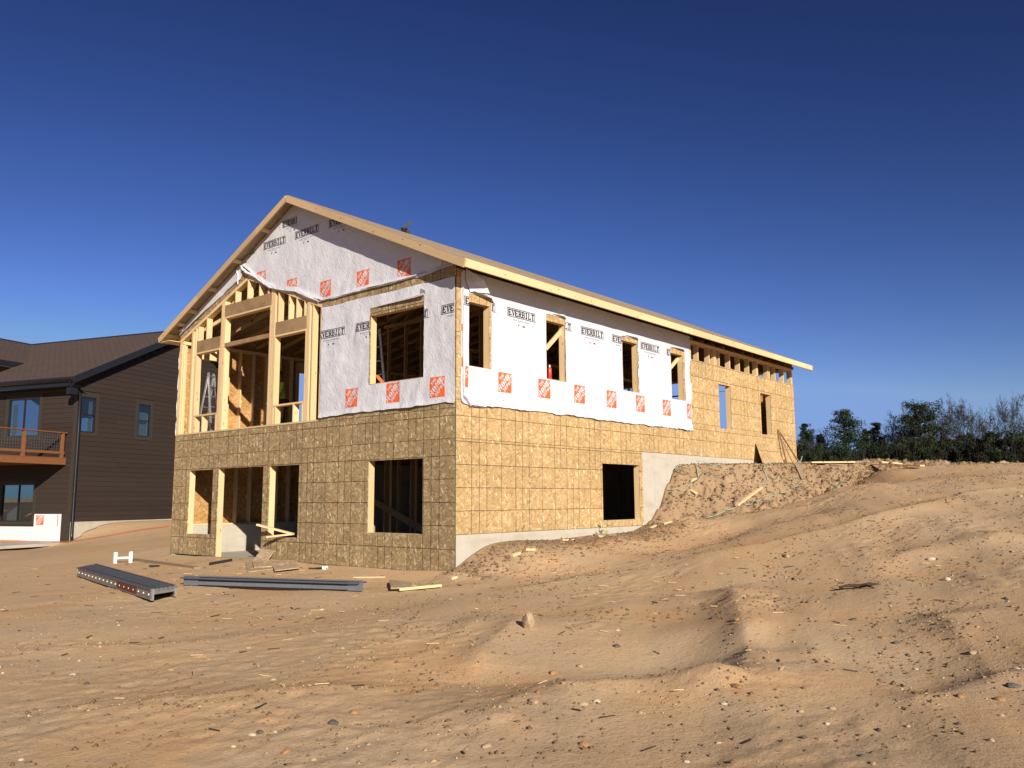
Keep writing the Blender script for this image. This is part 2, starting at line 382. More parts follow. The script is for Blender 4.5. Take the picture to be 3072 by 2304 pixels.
# (polyline in picture columns/rows on the ground, height, width); steep side on the left of the walking direction
RSPEC = [([(2010,2120),(2210,2040),(2245,1960),(2225,1880),(2200,1800),(2130,1770)], 8.0, 13),
         ([(1600,2090),(1800,2075),(2010,2060),(2210,2030)], 4.5, 10),
         ([(1380,2190),(1500,2130),(1660,2050),(1720,2030)], 3.2, 8),
         ([(1400,2020),(1440,1950),(1520,1900),(1590,1850)], 4.2, 9),
         ([(3000,2060),(2960,1980),(2860,1890),(2780,1840)], 4.0, 13),
         ([(2700,2110),(2850,2070),(3072,2000)], 2.6, 7),
         ([(2080,1640),(2180,1615),(2300,1580)], 2.6, 5),
         ([(2230,1560),(2420,1520),(2560,1470)], 2.0, 4),
         ([(2000,1690),(2300,1640),(2600,1560),(2900,1490)], 3.4, 11),
         ([(2620,1700),(2800,1640),(2960,1640),(3060,1600)], 5.5, 15),
         ([(2700,1530),(2900,1480),(3060,1460)], 2.2, 6),
         ([(2450,1470),(2700,1440),(2950,1430)], 1.6, 6),
         ([(0,1960),(250,1940),(600,1930),(900,1880)], 1.6, 8),
         ([(100,2130),(500,2110),(900,2080),(1200,2060)], 1.8, 8),
         ([(1100,2000),(1300,1950),(1500,1830)], 1.6, 6),
         ([(1500,1790),(1750,1740),(2000,1700)], 2.8, 12)]
for pts, hh, wd in RSPEC: RIDGES.append((poly_px(pts), hh, wd))
PITS = [(*ground_at(2060,1960)[:2], 5.5, 30), (*ground_at(1440,2010)[:2], 3.0, 34), (*ground_at(2860,1985)[:2], 4.5, 34), (*ground_at(1900,1650)[:2], 2.5, 40)]
def hz(x, y): return float(hfull(np.array([x]), np.array([y]))[0])

def mat_ground():
    q = NT('sand_soil', .95, .08); c = q.coord('Object', False)
    big = q.noise(c, .35, 4, .55, .4); mid = q.noise(c, 1.6, 5, .6, .3); fine = q.noise(c, 38, 5, .75)
    col = q.mix(q.ramp(big, [(.38, 0.0), (.62, 1.0)]), (.545, .362, .200), (.57, .400, .238))
    org = q.ramp(q.noise(c, .55, 4, .6, .5), [(.50, 0.0), (.66, 1.0)])
    col = q.mix(q.math('MULTIPLY', org, .55), col, (.63, .365, .165))
    gry = q.ramp(q.noise(c, .9, 4, .6, .6), [(.50, 0.0), (.68, 1.0)])
    col = q.mix(q.math('MULTIPLY', gry, .45), col, (.45, .345, .225))
    col = q.mix(q.ramp(fine, [(.30, .55), (.48, 0.0)]), col, (.33, .22, .125))
    col = q.mix(q.ramp(fine, [(.60, 0.0), (.80, .5)]), col, (.66, .50, .32))
    da = q.n('ShaderNodeAttribute', _attribute_name='dark_soil').outputs['Fac']  # darker soil tone on the bank and along the foundation
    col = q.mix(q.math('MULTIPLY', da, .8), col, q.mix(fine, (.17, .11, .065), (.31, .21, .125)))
    sp = q.n('ShaderNodeTexVoronoi', Vector=c, Scale=22.0, Randomness=1.0)
    dens = q.ramp(q.noise(c, 1.3, 3), [(.42, 0.0), (.62, 1.0)])
    isst = q.math('MULTIPLY', q.math('LESS_THAN', sp.outputs['Distance'], .13), dens)
    col = q.mix(isst, col, q.mix(1.0, sp.outputs['Color'], (.7, .5, .33), 'MULTIPLY'))
    h = q.math('ADD', q.math('MULTIPLY', fine, .5), q.noise(c, 9, 5, .7))
    h = q.math('ADD', h, q.math('MULTIPLY', isst, .5))
    pits = q.ramp(q.noise(c, 26, 3, .6), [(.30, 1.0), (.37, 0.0)])
    col = q.mix(q.math('MULTIPLY', pits, q.math('MULTIPLY', dens, .6)), col, (.17, .105, .055))  # shade of the small pits painted into the colour
    h = q.math('SUBTRACT', h, q.math('MULTIPLY', pits, .5))
    q.bump(h, .6, .02)
    return q.col(col)
GROUND = mat_ground()
def axis(segs):
    out = []
    for a, b, n in segs: out += list(np.linspace(a, b, n, endpoint=False))
    out.append(segs[-1][1]); return np.array(out)
gx = axis([(-24000,-3000,8),(-3000,-900,12),(-900,-480,24),(-480,-360,48),(-360,0,270),(0,640,300),(640,960,60),(960,3000,30),(3000,24000,12)])
gy = axis([(-24000,-3000,10),(-3000,-700,14),(-700,-430,40),(-430,-360,40),(-360,-20,270),(-20,200,120),(200,420,80),(420,1200,90),(1200,3000,20),(3000,24000,12)])
XX, YY = np.meshgrid(gx, gy, indexing='ij')
ZZ = hfull(XX, YY)
inside = (XX > 1.2) & (XX < 602.8) & (YY > 1.2) & (YY < 382.8)
ZZ = np.where(inside, -9.0, ZZ)
ca, sa = math.cos(math.radians(19)), math.sin(math.radians(19))
la = (XX-79.4)*ca+(YY-810.7)*sa; lb = -(XX-79.4)*sa+(YY-810.7)*ca
ZZ = np.where((la > 2) & (la < 400) & (lb > 2) & (lb < 500), -14.0, ZZ)
nx, ny = XX.shape; idx = np.arange(nx*ny).reshape(nx, ny)
quads = np.stack([idx[:-1,:-1], idx[1:,:-1], idx[1:,1:], idx[:-1,1:]], -1).reshape(-1, 4)
g = raw_mesh('ground', np.stack([XX, YY, ZZ], -1).reshape(-1, 3), quads, GROUND, smooth=True)
at = g.data.attributes.new('dark_soil', 'FLOAT', 'POINT')
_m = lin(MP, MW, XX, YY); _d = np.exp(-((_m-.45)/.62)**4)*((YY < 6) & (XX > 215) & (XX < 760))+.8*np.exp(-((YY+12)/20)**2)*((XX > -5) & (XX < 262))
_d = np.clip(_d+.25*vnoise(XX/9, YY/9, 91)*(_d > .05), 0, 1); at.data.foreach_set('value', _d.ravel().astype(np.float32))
tag(g, kind='structure')

# ------------------------------------------------------------------ unfinished house
house = empty('unfinished_house', (0,0,0), 0, 'unfinished house sheathed in strand board and white printed wrap, open gable framing', 'house')
W_, L_ = 384.0, 604.0
def ztop(y): return 213.3+.461*(min(y, 384-y)+18)      # underside of the roof decking
_lm = {}
def lum(name, p0, p1, w, d, parent=house, up=(0,0,1), mt=None, par_loc=(0,0,0)):
    """a straight board: w across, d along up; own object, grain along its length"""
    mt = mt or PINE
    p0 = Vector(p0)-Vector(par_loc); p1 = Vector(p1)-Vector(par_loc); x = p1-p0; L = x.length; x.normalize(); u = Vector(up)
    if abs(x.dot(u)) > .98: u = Vector((1,0,0))
    y = u.cross(x).normalized(); z = x.cross(y)
    key = (round(L, 1), w, d, mt.name)
    if key not in _lm:
        b = MB(); b.box((0,-w/2,-d/2), (L,w/2,d/2)); _lm[key] = b.mesh(name, mt)
    o = bpy.data.objects.new(name, _lm[key]); COL.objects.link(o); o.parent = parent
    M = Matrix.Identity(4)
    for i in range(3): M[i][0] = x[i]; M[i][1] = y[i]; M[i][2] = z[i]; M[i][3] = p0[i]*S
    o.matrix_local = M
    return o
def cells(u0, u1, z0, z1, holes, t=.5):
    """sheet with rectangular cut-outs; local x along the sheet, y into the wall"""
    us = sorted({u0, u1, *[min(max(h[i], u0), u1) for h in holes for i in (0, 1)]})
    zs = sorted({z0, z1, *[min(max(h[i], z0), z1) for h in holes for i in (2, 3)]})
    us = [a for i, a in enumerate(us) if i == 0 or a-us[i-1] > .3]; zs = [a for i, a in enumerate(zs) if i == 0 or a-zs[i-1] > .3]
    full = {}
    for i in range(len(us)-1):
        for j in range(len(zs)-1):
            cu, cz = (us[i]+us[i+1])/2, (zs[j]+zs[j+1])/2
            full[i, j] = not any(h[0] < cu < h[1] and h[2] < cz < h[3] for h in holes)
    if not any(full.values()): return None
    b = MB()
    for (i, j), on_ in full.items():
        if not on_: continue
        a0, a1, c0, c1 = us[i]-u0, us[i+1]-u0, zs[j]-z0, zs[j+1]-z0
        b.face([(a0,0,c0),(a1,0,c0),(a1,0,c1),(a0,0,c1)]); b.face([(a1,t,c0),(a0,t,c0),(a0,t,c1),(a1,t,c1)])
        if not full.get((i-1, j)): b.face([(a0,t,c0),(a0,0,c0),(a0,0,c1),(a0,t,c1)])
        if not full.get((i+1, j)): b.face([(a1,0,c0),(a1,t,c0),(a1,t,c1),(a1,0,c1)])
        if not full.get((i, j-1)): b.face([(a0,t,c0),(a1,t,c0),(a1,0,c0),(a0,0,c0)])
        if not full.get((i, j+1)): b.face([(a0,0,c1),(a1,0,c1),(a1,t,c1),(a0,t,c1)])
    return b
def sheet(wall, u0, u1, z0, z1, holes, mt, off=0.0):
    gp = -.02 if wall in ('left', 'back') else .06
    hs = [h for h in holes if h[0] < u1 and h[1] > u0 and h[2] < z1 and h[3] > z0]
    off += random.uniform(0, .12)
    b = cells(u0+gp+.01, u1-gp-.01, z0+gp, z1-gp, hs)
    if b is None: return
    o = b.build('strand_board_panel', mt, house)
    if wall == 'side': o.location = (u0*S, off*S, z0*S)
    elif wall == 'front': o.location = (off*S, (W_-u0)*S, z0*S); o.rotation_euler = (0,0,-math.pi/2)
    elif wall == 'left': o.location = (u0*S, (W_-.6)*S, z0*S)
    elif wall == 'back': o.location = ((L_-off)*S, u0*S, z0*S); o.rotation_euler = (0,0,math.pi/2)
    return o
fl = lambda y0, y1, z0, z1: (W_-y1, W_-y0, z0, z1)
F_LOW = [fl(32.5,92,25.7,79.3), fl(312.3,354,19.2,78.8), fl(230.8,302.6,-1,79.4), fl(179.2,221.4,19.4,79.2)]
F_UP = [fl(32.5,92.3,138,191.3), fl(153.7,384,113.5,262)]
S_LOW = [(178.3,237.6,31.7,79.7)]
S_UP = [(12.4,35.2,144.2,190.8), (103,127.6,144.7,191.5), (214,239,145.4,191), (300.4,324,145.4,191), (400,428,123,170.3), (504.8,533,122.8,170.3)]
# front sheathing, 4 ft wide sheets
for k in range(8):
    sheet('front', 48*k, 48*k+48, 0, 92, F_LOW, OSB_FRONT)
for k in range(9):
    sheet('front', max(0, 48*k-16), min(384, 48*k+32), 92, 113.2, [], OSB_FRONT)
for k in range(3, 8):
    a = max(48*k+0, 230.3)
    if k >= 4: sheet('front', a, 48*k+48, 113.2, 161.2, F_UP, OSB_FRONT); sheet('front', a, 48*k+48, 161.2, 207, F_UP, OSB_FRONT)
def poly_sheet(pts, mt, x=0.0, t=.5):
    b = MB(); n = len(pts); y0 = max(p[0] for p in pts); z0 = min(p[1] for p in pts)
    loc = [(y0-p[0], p[1]-z0) for p in pts]
    for (a, c) in loc: b.v.append((a, 0, c))
    for (a, c) in loc: b.v.append((a, t, c))
    area = sum(loc[i][0]*loc[(i+1) % n][1]-loc[(i+1) % n][0]*loc[i][1] for i in range(n))
    f = tuple(range(n)); fb = tuple(range(2*n-1, n-1, -1))
    if area < 0: f = f[::-1]; fb = fb[::-1]
    b.f += [f, fb]; b.m += [0, 0]
    for i in range(n):
        j = (i+1) % n; b.f.append((i, j, j+n, i+n)); b.m.append(0)
    o = b.build('strand_board_panel', mt, house); o.location = (x*S, y0*S, z0*S); o.rotation_euler = (0,0,-math.pi/2); return o
def bayplate(y):    # upper edge of the sloping plates over the framed bay
    return 254.5-(y-266)*.382 if y > 266 else 254.5-(266-y)*.392
for k in range(8):
    ya, yb = 48*k, 48*k+48
    ys = sorted({ya, yb, *[q for q in (153.7, 192, 266) if ya < q < yb]})
    lo = lambda y, s: 207.1 if y < 153.7 or (y == 153.7 and s) else bayplate(y)
    top = [(y, ztop(y)-.3) for y in ys]; bot = []
    for y in ys:
        if y == 153.7: bot += [(y-.01, 207.1), (y, bayplate(y))]
        else: bot.append((y, 207.1 if y < 153.7 else bayplate(y)))
    bot = [(y, max(z, 206)) for y, z in bot]
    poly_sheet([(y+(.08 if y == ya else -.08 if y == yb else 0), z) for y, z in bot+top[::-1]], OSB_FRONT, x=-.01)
# right side sheathing, 8 ft sheets laid flat with staggered ends
def row(z0, z1, x0, x1, start, holes, mt=OSB_SIDE, wall='side'):
    a = x0; b = start
    while a < x1-.5:
        e = min(b, x1)
        if e-a > .5: sheet(wall, a, e, z0, z1, holes, mt)
        a = e; b += 96
row(26, 74, 0, 243, 112, S_LOW); row(74, 92, 0, 243, 48, S_LOW)
row(92, 119, 0, 604, 48, []); row(119, 167, 0, 340, 96, S_UP); row(167, 213, 0, 340, 48, S_UP)
row(119, 124.7, 340, 604, 388, S_UP); row(124.7, 172.7, 340, 604, 436, S_UP); row(172.7, 190, 340, 604, 388, S_UP)
# far left and back walls
L_OP = [(20.2,44,118.5,192.2), (138.6,156,118.5,192)]
row(26, 74, 0, 604, 96, L_OP, OSB_IN, 'left'); row(74, 113, 0, 604, 48, L_OP, OSB_IN, 'left')
row(113, 161, 0, 604, 96, L_OP, OSB_IN, 'left'); row(161, 207, 0, 604, 48, L_OP, OSB_IN, 'left'); row(207, 220.8, 0, 604, 96, [], OSB_IN, 'left')
B_OP = [(60,126,113,189.5), (152,186,120,188), (250,300,120,188)]
row(92, 140, 0, 384, 96, B_OP, OSB_IN, 'back'); row(140, 190, 0, 384, 48, B_OP, OSB_IN, 'back')
for k in range(8):          # back gable, closed above the plate
    ya, yb = 48*k, 48*k+48; top = [(y, ztop(y)-.3) for y in sorted({ya, yb, *([192] if ya < 192 < yb else [])})]
    poly_sheet([(ya, 209.2), (yb, 209.2)]+top[::-1], OSB_IN, x=603.2)
# concrete foundation: right side stepped, left, front, back; basement slab
def part(name, b, mt, parent=house, smooth=False): return b.build(name, mt, parent, smooth)
b = MB(); b.box((.35,.35,-24), (243.2,8,25.9)); part('foundation_wall', b, CONC)
b = MB(); b.box((243.2,.35,-24), (603.6,8,91.9)); part('foundation_wall', b, CONC)
b = MB(); b.box((.35,376,-24), (603.6,383.4,25.9)); part('foundation_wall', b, CONC)
b = MB(); b.box((150,370,-24), (603.6,376,91.9)); part('foundation_wall', b, CONC)
b = MB(); b.box((.35,8,-24), (8,376,-1.2)); part('foundation_wall', b, CONC)
b = MB(); b.box((596,8,-24), (603.6,370,91.9)); part('foundation_wall', b, CONC)
b = MB(); b.box((8,8,-6), (596,370,-.8)); part('basement_slab', b, CONC)
# floor platform
for i in range(7):
    for j in range(8):
        x0, x1 = max(.6, 96*i-(48 if j % 2 else 0)), min(603, 96*i+96-(48 if j % 2 else 0)); y0, y1 = max(.6, 48*j), min(383.3, 48*j+48)
        if x1-x0 > 2:
            b = MB(); b.box((x0+.06,y0+.06,112.4), (x1-.06,y1-.06,113.3)); part('floor_panel', b, OSB_IN)
for k in range(37):
    x = 8+16*k; lum('floor_joist', (x,6,106), (x,378,106), 1.5, 11, mt=PINE_SHADED)
lum('rim_joist', (1.4,.8,106), (1.4,383,106), 1.4, 11.5)
# opening frames: boards lining each rough opening, set just behind the sheathing
def frame_open(wall, u0, u1, z0, z1, sill=True, mt=PINE):
    def P_(u, dpt, z): return (dpt, u, z) if wall == 'front' else (u, dpt, z) if wall == 'side' else (u, W_-dpt, z)
    d = 3.4; e = .78
    acr = (1,0,0) if wall == 'front' else (0,1,0)
    for u in (u0-e, u1+e): lum('jack_stud', P_(u, d, z0-1.5), P_(u, d, z1), 5.5, 1.5, up=(0,1,0) if wall == 'front' else (1,0,0), mt=mt)
    for u in (u0-e-1.55, u1+e+1.55): lum('king_stud', P_(u, d, max(z0-18, 113.4 if z0 > 100 else 1)), P_(u, d, z1+11), 5.5, 1.5, up=(0,1,0) if wall == 'front' else (1,0,0), mt=mt)
    for s in (-1, 1): lum('header', P_(u0-1.5, d+s*1.6, z1+5.75), P_(u1+1.5, d+s*1.6, z1+5.75), 1.5, 11.2, mt=mt)
    if sill: lum('sill_plate', P_(u0, d, z0-.75), P_(u1, d, z0-.75), 5.5, 1.5, mt=mt)
frame_open('front', 32.5, 92, 25.7, 79.3); frame_open('front', 312.3, 354, 19.2, 78.8); frame_open('front', 230.8, 302.6, .2, 79.4, False); frame_open('front', 179.2, 221.4, 19.4, 79.2)
frame_open('front', 32.5, 92.3, 138, 191.3)
for h in S_LOW+S_UP: frame_open('side', h[0], h[1], h[2], h[3])
for h in L_OP: frame_open('left', h[0], h[1], h[2], h[3])
# full studs and plates of the other walls
def studs(wall, us, z0, z1, holes):
    for u in us:
        if any(h[0]-3 < u < h[1]+3 and h[2] < (z0+z1)/2 < h[3]+25 for h in holes): continue
        if wall == 'side': lum('stud', (u,3.4,z0), (u,3.4,z1), 5.5, 1.5, up=(1,0,0))
        elif wall == 'left': lum('stud', (u,380.6,z0), (u,380.6,z1), 5.5, 1.5, up=(1,0,0))
        else: lum('stud', (3.4,u,z0), (3.4,u,z1), 5.5, 1.5, up=(0,1,0))
studs('left', [2.2, 16.6, 52, 66, 82, 98, 114.5, 130, 146, 178, 194, 210, 226, 266, 282, 340, 400, 460, 520], 113.4, 205, L_OP)
studs('left', [2.2, 18.4, 66, 82, 114.5, 130], 27.6, 100, [])
studs('side', [2.2, 50, 66, 82, 146, 162, 178, 194, 258, 274, 290], 113.4, 207, S_UP)
studs('front', [2.2, 18, 109, 125, 141], 113.4, 206, []); studs('front', [2.2, 18, 109, 125, 141, 157, 171], 1, 100, [])
lum('top_plate', (0.6,380.6,206.2), (603,380.6,206.2), 5.5, 3); lum('bottom_plate', (.6,380.6,114.1), (603,380.6,114.1), 5.5, 1.5)
lum('sill_plate', (.6,380.6,26.8), (150,380.6,26.8), 5.5, 1.5)
lum('top_plate', (.6,3.3,208), (603,3.3,208), 5.5, 3.2); lum('bottom_plate', (.6,3.4,114.1), (603,3.4,114.1), 5.5, 1.5)
lum('top_plate', (3.4,.9,205.6), (3.4,153,205.6), 5.5, 2.8)
# open strip of studs under the right eave
for u in [341.5, 357.6, 382, 393.6, 397.2, 405, 430, 454, 478.2, 499.3, 501.6, 530, 534.5, 551, 576, 599.5, 602.3]:
    lum('stud', (u,3.3,186), (u,3.3,206.2), 5.5, 1.5, up=(1,0,0))
for y in (12, 28, 44, 76, 108, 140, 148, 190, 206, 238, 310, 340, 372): lum('stud', (600,y,113.4), (600,y,206), 5.5, 1.5, up=(0,1,0))
lum('top_plate', (600,6,207.6), (600,378,207.6), 5.5, 3)
# framed window bay of the gable (front face), studs seen edge on
def fst(y, z0, z1, mt=PINE, name='stud'): lum(name, (2.95,y,z0), (2.95,y,z1), 5.5, 1.46, up=(0,1,0), mt=mt)
BZ = 115.1
for y in (383.2, 381.7, 380.2): fst(y, BZ, 205)
for y in (361.4, 359.9): fst(y, BZ, bayplate(y)-3.4)
fst(354.4, BZ, bayplate(354)-3.4); fst(352.9, BZ, 191.2)
for i, y in enumerate((310.0, 308.5, 307.0, 305.5, 304.0, 302.3)): fst(y, BZ, 191.2 if i == 0 else 221.1 if i == 5 else bayplate(y)-3.3)
for i, y in enumerate((228.4, 226.9, 225.4, 223.9, 222.4, 220.6)): fst(y, BZ, 221.1 if i == 0 else 191.2 if i == 5 else bayplate(y)-3.3)
fst(175.5, BZ, 191.2)
for y in (174, 172.5, 171, 166.8): fst(y, BZ, bayplate(y)-3.3)
fst(155.2, BZ, bayplate(155.2)-3.3)
lum('bottom_plate', (2.95,384,114.3), (2.95,153.7,114.3), 5.5, 1.5)
for y0, y1, zt in ((352.1,310.8,131.7), (219.8,176.3,131.7)): lum('window_sill', (2.95,y0,zt-.75), (2.95,y1,zt-.75), 5.5, 1.5)
for y in (350.6, 336.4, 312.3, 217.2, 190.6, 178): fst(y, BZ, 130.1, name='cripple_stud')
for y0, y1, zc, hh in ((352.1,310.8,198.6,11.4), (219.8,176.3,198.6,11.4), (303.5,226.9,227,11.2)):
    lum('header', (.95,y0,zc), (.95,y1,zc), 1.5, hh, mt=PINE_OLD); lum('header', (4.9,y0,zc), (4.9,y1,zc), 1.5, hh, mt=PINE_OLD)
    lum('header_plate', (2.95,y0,zc-hh/2-.76), (2.95,y1,zc-hh/2-.76), 5.6, 1.5)
lum('cross_beam', (1.6,301.5,194.3), (1.6,228.9,194.3), 3, 3.9, mt=PINE_OLD); lum('cross_beam', (4.7,301.5,195.4), (4.7,228.9,195.4), 3, 1.5)
for y, z in ((350.4,204.4), (334.8,204.4), (216.8,204.4), (201,204.4), (190,204.4), (178.5,204.4), (286,232.7), (266,232.7), (247,232.7), (233,232.7)): fst(y, z, bayplate(y)-3.3, name='cripple_stud')
for dz, mtt in ((-.8, PINE), (-2.4, PINE)):
    lum('rake_plate', (2.95,383.8,bayplate(383.8)+dz), (2.95,266,254.5+dz), 5.6, 1.5, mt=mtt); lum('rake_plate', (2.95,266,254.5+dz), (2.95,153.9,bayplate(153.9)+dz), 5.6, 1.5, mt=mtt)
# interior partitions, dim behind the openings
for y in (20, 44, 68, 92, 116, 140, 161, 184): lum('partition_stud', (100,y,113.4), (100,y,210), 3.5, 1.5, up=(0,1,0), mt=PINE_SHADED)
lum('top_plate', (100,8,211), (100,190,211), 3.5, 2.8, mt=PINE_SHADED)
for x in range(160, 590, 32): lum('partition_stud', (x,196,113.4), (x,196,205), 3.5, 1.5, up=(1,0,0), mt=PINE_SHADED)
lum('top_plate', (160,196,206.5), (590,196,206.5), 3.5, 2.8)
for y in range(12, 170, 16): lum('partition_stud', (60,y,.5), (60,y,98), 3.5, 1.5, up=(0,1,0), mt=PINE_SHADED)
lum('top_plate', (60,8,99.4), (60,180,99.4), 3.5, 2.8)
lum('partition_brace', (57.4,160,52), (57.4,60,14), 1.5, 5.5, mt=PINE_SHADED)
for x in range(110, 580, 32): lum('partition_stud', (x,190,.5), (x,190,98), 3.5, 1.5, up=(1,0,0), mt=PINE_SHADED)
lum('brace', (130.2,4.4,188.5), (107.6,4.4,169.5), 1.5, 3.5); lum('brace', (324,5,189), (300,5,172), 1.5, 3.5)
# roof trusses every 24 in
def truss(x, full=True):
    b = MB(); w = 1.5
    zt = lambda y: ztop(y)-1.8
    for a, c in ((-17.8, 192), (401.8, 192)): b.beam((x,a,ztop(a)-1.9), (x,c,ztop(192)-1.9), w, 3.5)
    b.beam((x,2,211.4), (x,192,246), w, 3.5); b.beam((x,382,211.4), (x,192,246), w, 3.5)
    if full:
        b.beam((x,192,246), (x,192,zt(192)), w, 3.5)
        for y0, y1 in ((70,110), (110,130), (130,192)):
            zb = 211.4+(y0-2)*.182; b.beam((x,y0,zb), (x,y1,zt(y1)-1), w, 3.5); b.beam((x,384-y0,zb), (x,384-y1,zt(y1)-1), w, 3.5)
    part('roof_truss', b, PINE_SHADED if x > 20 else PINE)
for k in range(26): truss(12+24*k if k else 7.5)
# roof decking in sheets, both slopes
sl_len = math.hypot(1, .461)
for side in (0, 1):
    for j in range(5):
        y0 = -18+j*43.6; y1 = min(y0+43.6, 192)
        xs = -11.4-(48 if j % 2 else 0)
        while xs < 619:
            x0, x1 = max(xs, -11.4)+.08, min(xs+96, 619)-.08; xs += 96
            if x1-x0 < 3: continue
            lift = random.uniform(0, .06)
            b = MB(); Ls = (y1-y0)*sl_len-.12
            b.box((0,0,0), (x1-x0, Ls, .6))
            o = part('roof_panel', b, OSB_ROOF); ang = math.atan(.461)
            if side == 0: o.location = (x0*S, (y0+.05)*S, (ztop(y0)+.05+lift)*S); o.rotation_euler = (ang,0,0)
            else: o.location = (x1*S, (384-y0-.05)*S, (ztop(y0)+.05+lift)*S); o.rotation_euler = (ang,0,math.pi)
# fascia along both eaves and rake boards, with butt joints
def run(name, pts_x, y, z, mt):
    for a, c in zip(pts_x[:-1], pts_x[1:]):
        j = random.uniform(-.15, .15)
        lum(name, (a+.1,y+j*.4,z+.25), (c-.1,y+j*.4,z+.25), 1.5, 5.9, mt=mt)
run('fascia_board', [-11.4, 118, 214, 310, 406, 502, 562, 600, 619], -18.8, 210.4, PINE)
run('fascia_board', [-11.4, 180, 372, 564, 619], 402.8, 210.4, PINE)
for s, ys in ((0, [-19.5, 60, 150, 192]), (1, [-19.5, 52, 148, 192])):
    for a, c in zip(ys[:-1], ys[1:]):
        za, zc = ztop(a)-2.85, ztop(c)-2.85
        Y = (lambda y: y) if s == 0 else (lambda y: 384-y)
        lum('rake_board', (-12.2,Y(a),za), (-12.2,Y(c),zc), 1.5, 5.7, mt=RAKEWOOD)
        lum('rake_board', (619.8,Y(a),za), (619.8,Y(c),zc), 1.5, 5.7, mt=RAKEWOOD)
for y in (232.6, 276.6, 318.8, 354, 375.6, 395, 151, 107, 65, 30, 8): lum('lookout', (-11.3,y,ztop(y)-1.9), (7,y,ztop(y)-1.9), 1.5, 3.4)
# eave return at the left corner
b = MB(); b.box((-11.3,384.5,207.6), (4,402,208.1)); part('soffit_panel', b, PINE)
# green painted edge of the sheathing on the corner
b = MB(); b.box((-.16,-.1,0), (.12,.16,116)); part('corner_edge', b, GREENE)
# metal threshold strip lying at the door opening
b = MB(); b.box((-1.2,229,-1.4), (3,304,-.4)); part('door_threshold', b, PINE_OLD)

# ------------------------------------------------------------------ house wrap with prints
def disp(u, z, sd, amp):
    mk = sstep((vnoise(u/28, z/24, sd+6)+.3)/.9); r = .42*fbm(u/17+z/26, z/20-u/50, sd, 2)+.20*vnoise(u/4.4+z/16, z/8, sd+2)*mk+.16*vnoise(u/9-z/5, z/6+u/9, sd+4)*(1-mk)
    return .42+amp*np.maximum(r, -.4/max(amp, .4))
def wrapmesh(name, wall, polytest, u0, u1, z0, z1, holes, sd, amp, botf, topf=None, step=1.6, flat_bottom=5.0, edge=None):
    us = np.arange(u0, u1+.01, (u1-u0)/max(1, round((u1-u0)/step))); nz = max(2, round((z1-z0)/step)) if topf is None or z1-z0 > 2 else 60; ts = np.linspace(0, 1, nz+1)
    U = np.repeat(us[:,None], nz+1, 1); zb = botf(us); zt = (topf(us) if topf is not None else np.full(us.shape, z1))
    Z = zb[:,None]*(1-ts[None])+zt[:,None]*ts[None]
    if topf is None or z1-z0 > 2:      # level rows, only the hem follows the wavy lower edge
        Z0 = 116.8*(1-ts[None])+float(np.mean(zt))*ts[None]+0*U; Z = Z0+(zb-116.8)[:,None]*np.exp(-(Z0-116.8)/5)+(zt-np.mean(zt))[:,None]*np.exp(-(Z0.max()-Z0)/4)
    D = disp(U, Z, sd, amp)
    hb = Z-zb[:,None]
    roll = np.exp(-(hb/2.2)**2)*(1.1+1.0*vnoise(U/17, U*0+3, sd+7)); D = D+np.maximum(roll, 0)
    # edges of the cut-outs curl a little
    keep = np.ones((len(us)-1, nz), bool); cu = (U[:-1,:-1]+U[1:,1:])/2; cz = (Z[:-1,:-1]+Z[1:,1:])/2
    for (a, c, e, f) in holes:
        wob = .3*vnoise(cz/4, cu*0+1, sd+9); wob2 = 0
        keep &= ~((cu > a+wob) & (cu < c+wob) & (cz > e+wob2) & (cz < f+wob2))
    if edge is not None: keep &= edge(cu, cz)
    ix = np.arange(U.size).reshape(U.shape)
    q = np.stack([ix[:-1,:-1], ix[1:,:-1], ix[1:,1:], ix[:-1,1:]], -1)[keep]
    if wall == 'side': V = np.stack([U, -D, Z], -1).reshape(-1, 3)
    else: V = np.stack([-D, U, Z], -1).reshape(-1, 3); q = q[:, ::-1]
    used = np.unique(q); rm = np.full(U.size, -1); rm[used] = np.arange(len(used))
    o = raw_mesh(name, V[used], rm[q], WRAP, house, smooth=True)
    return o
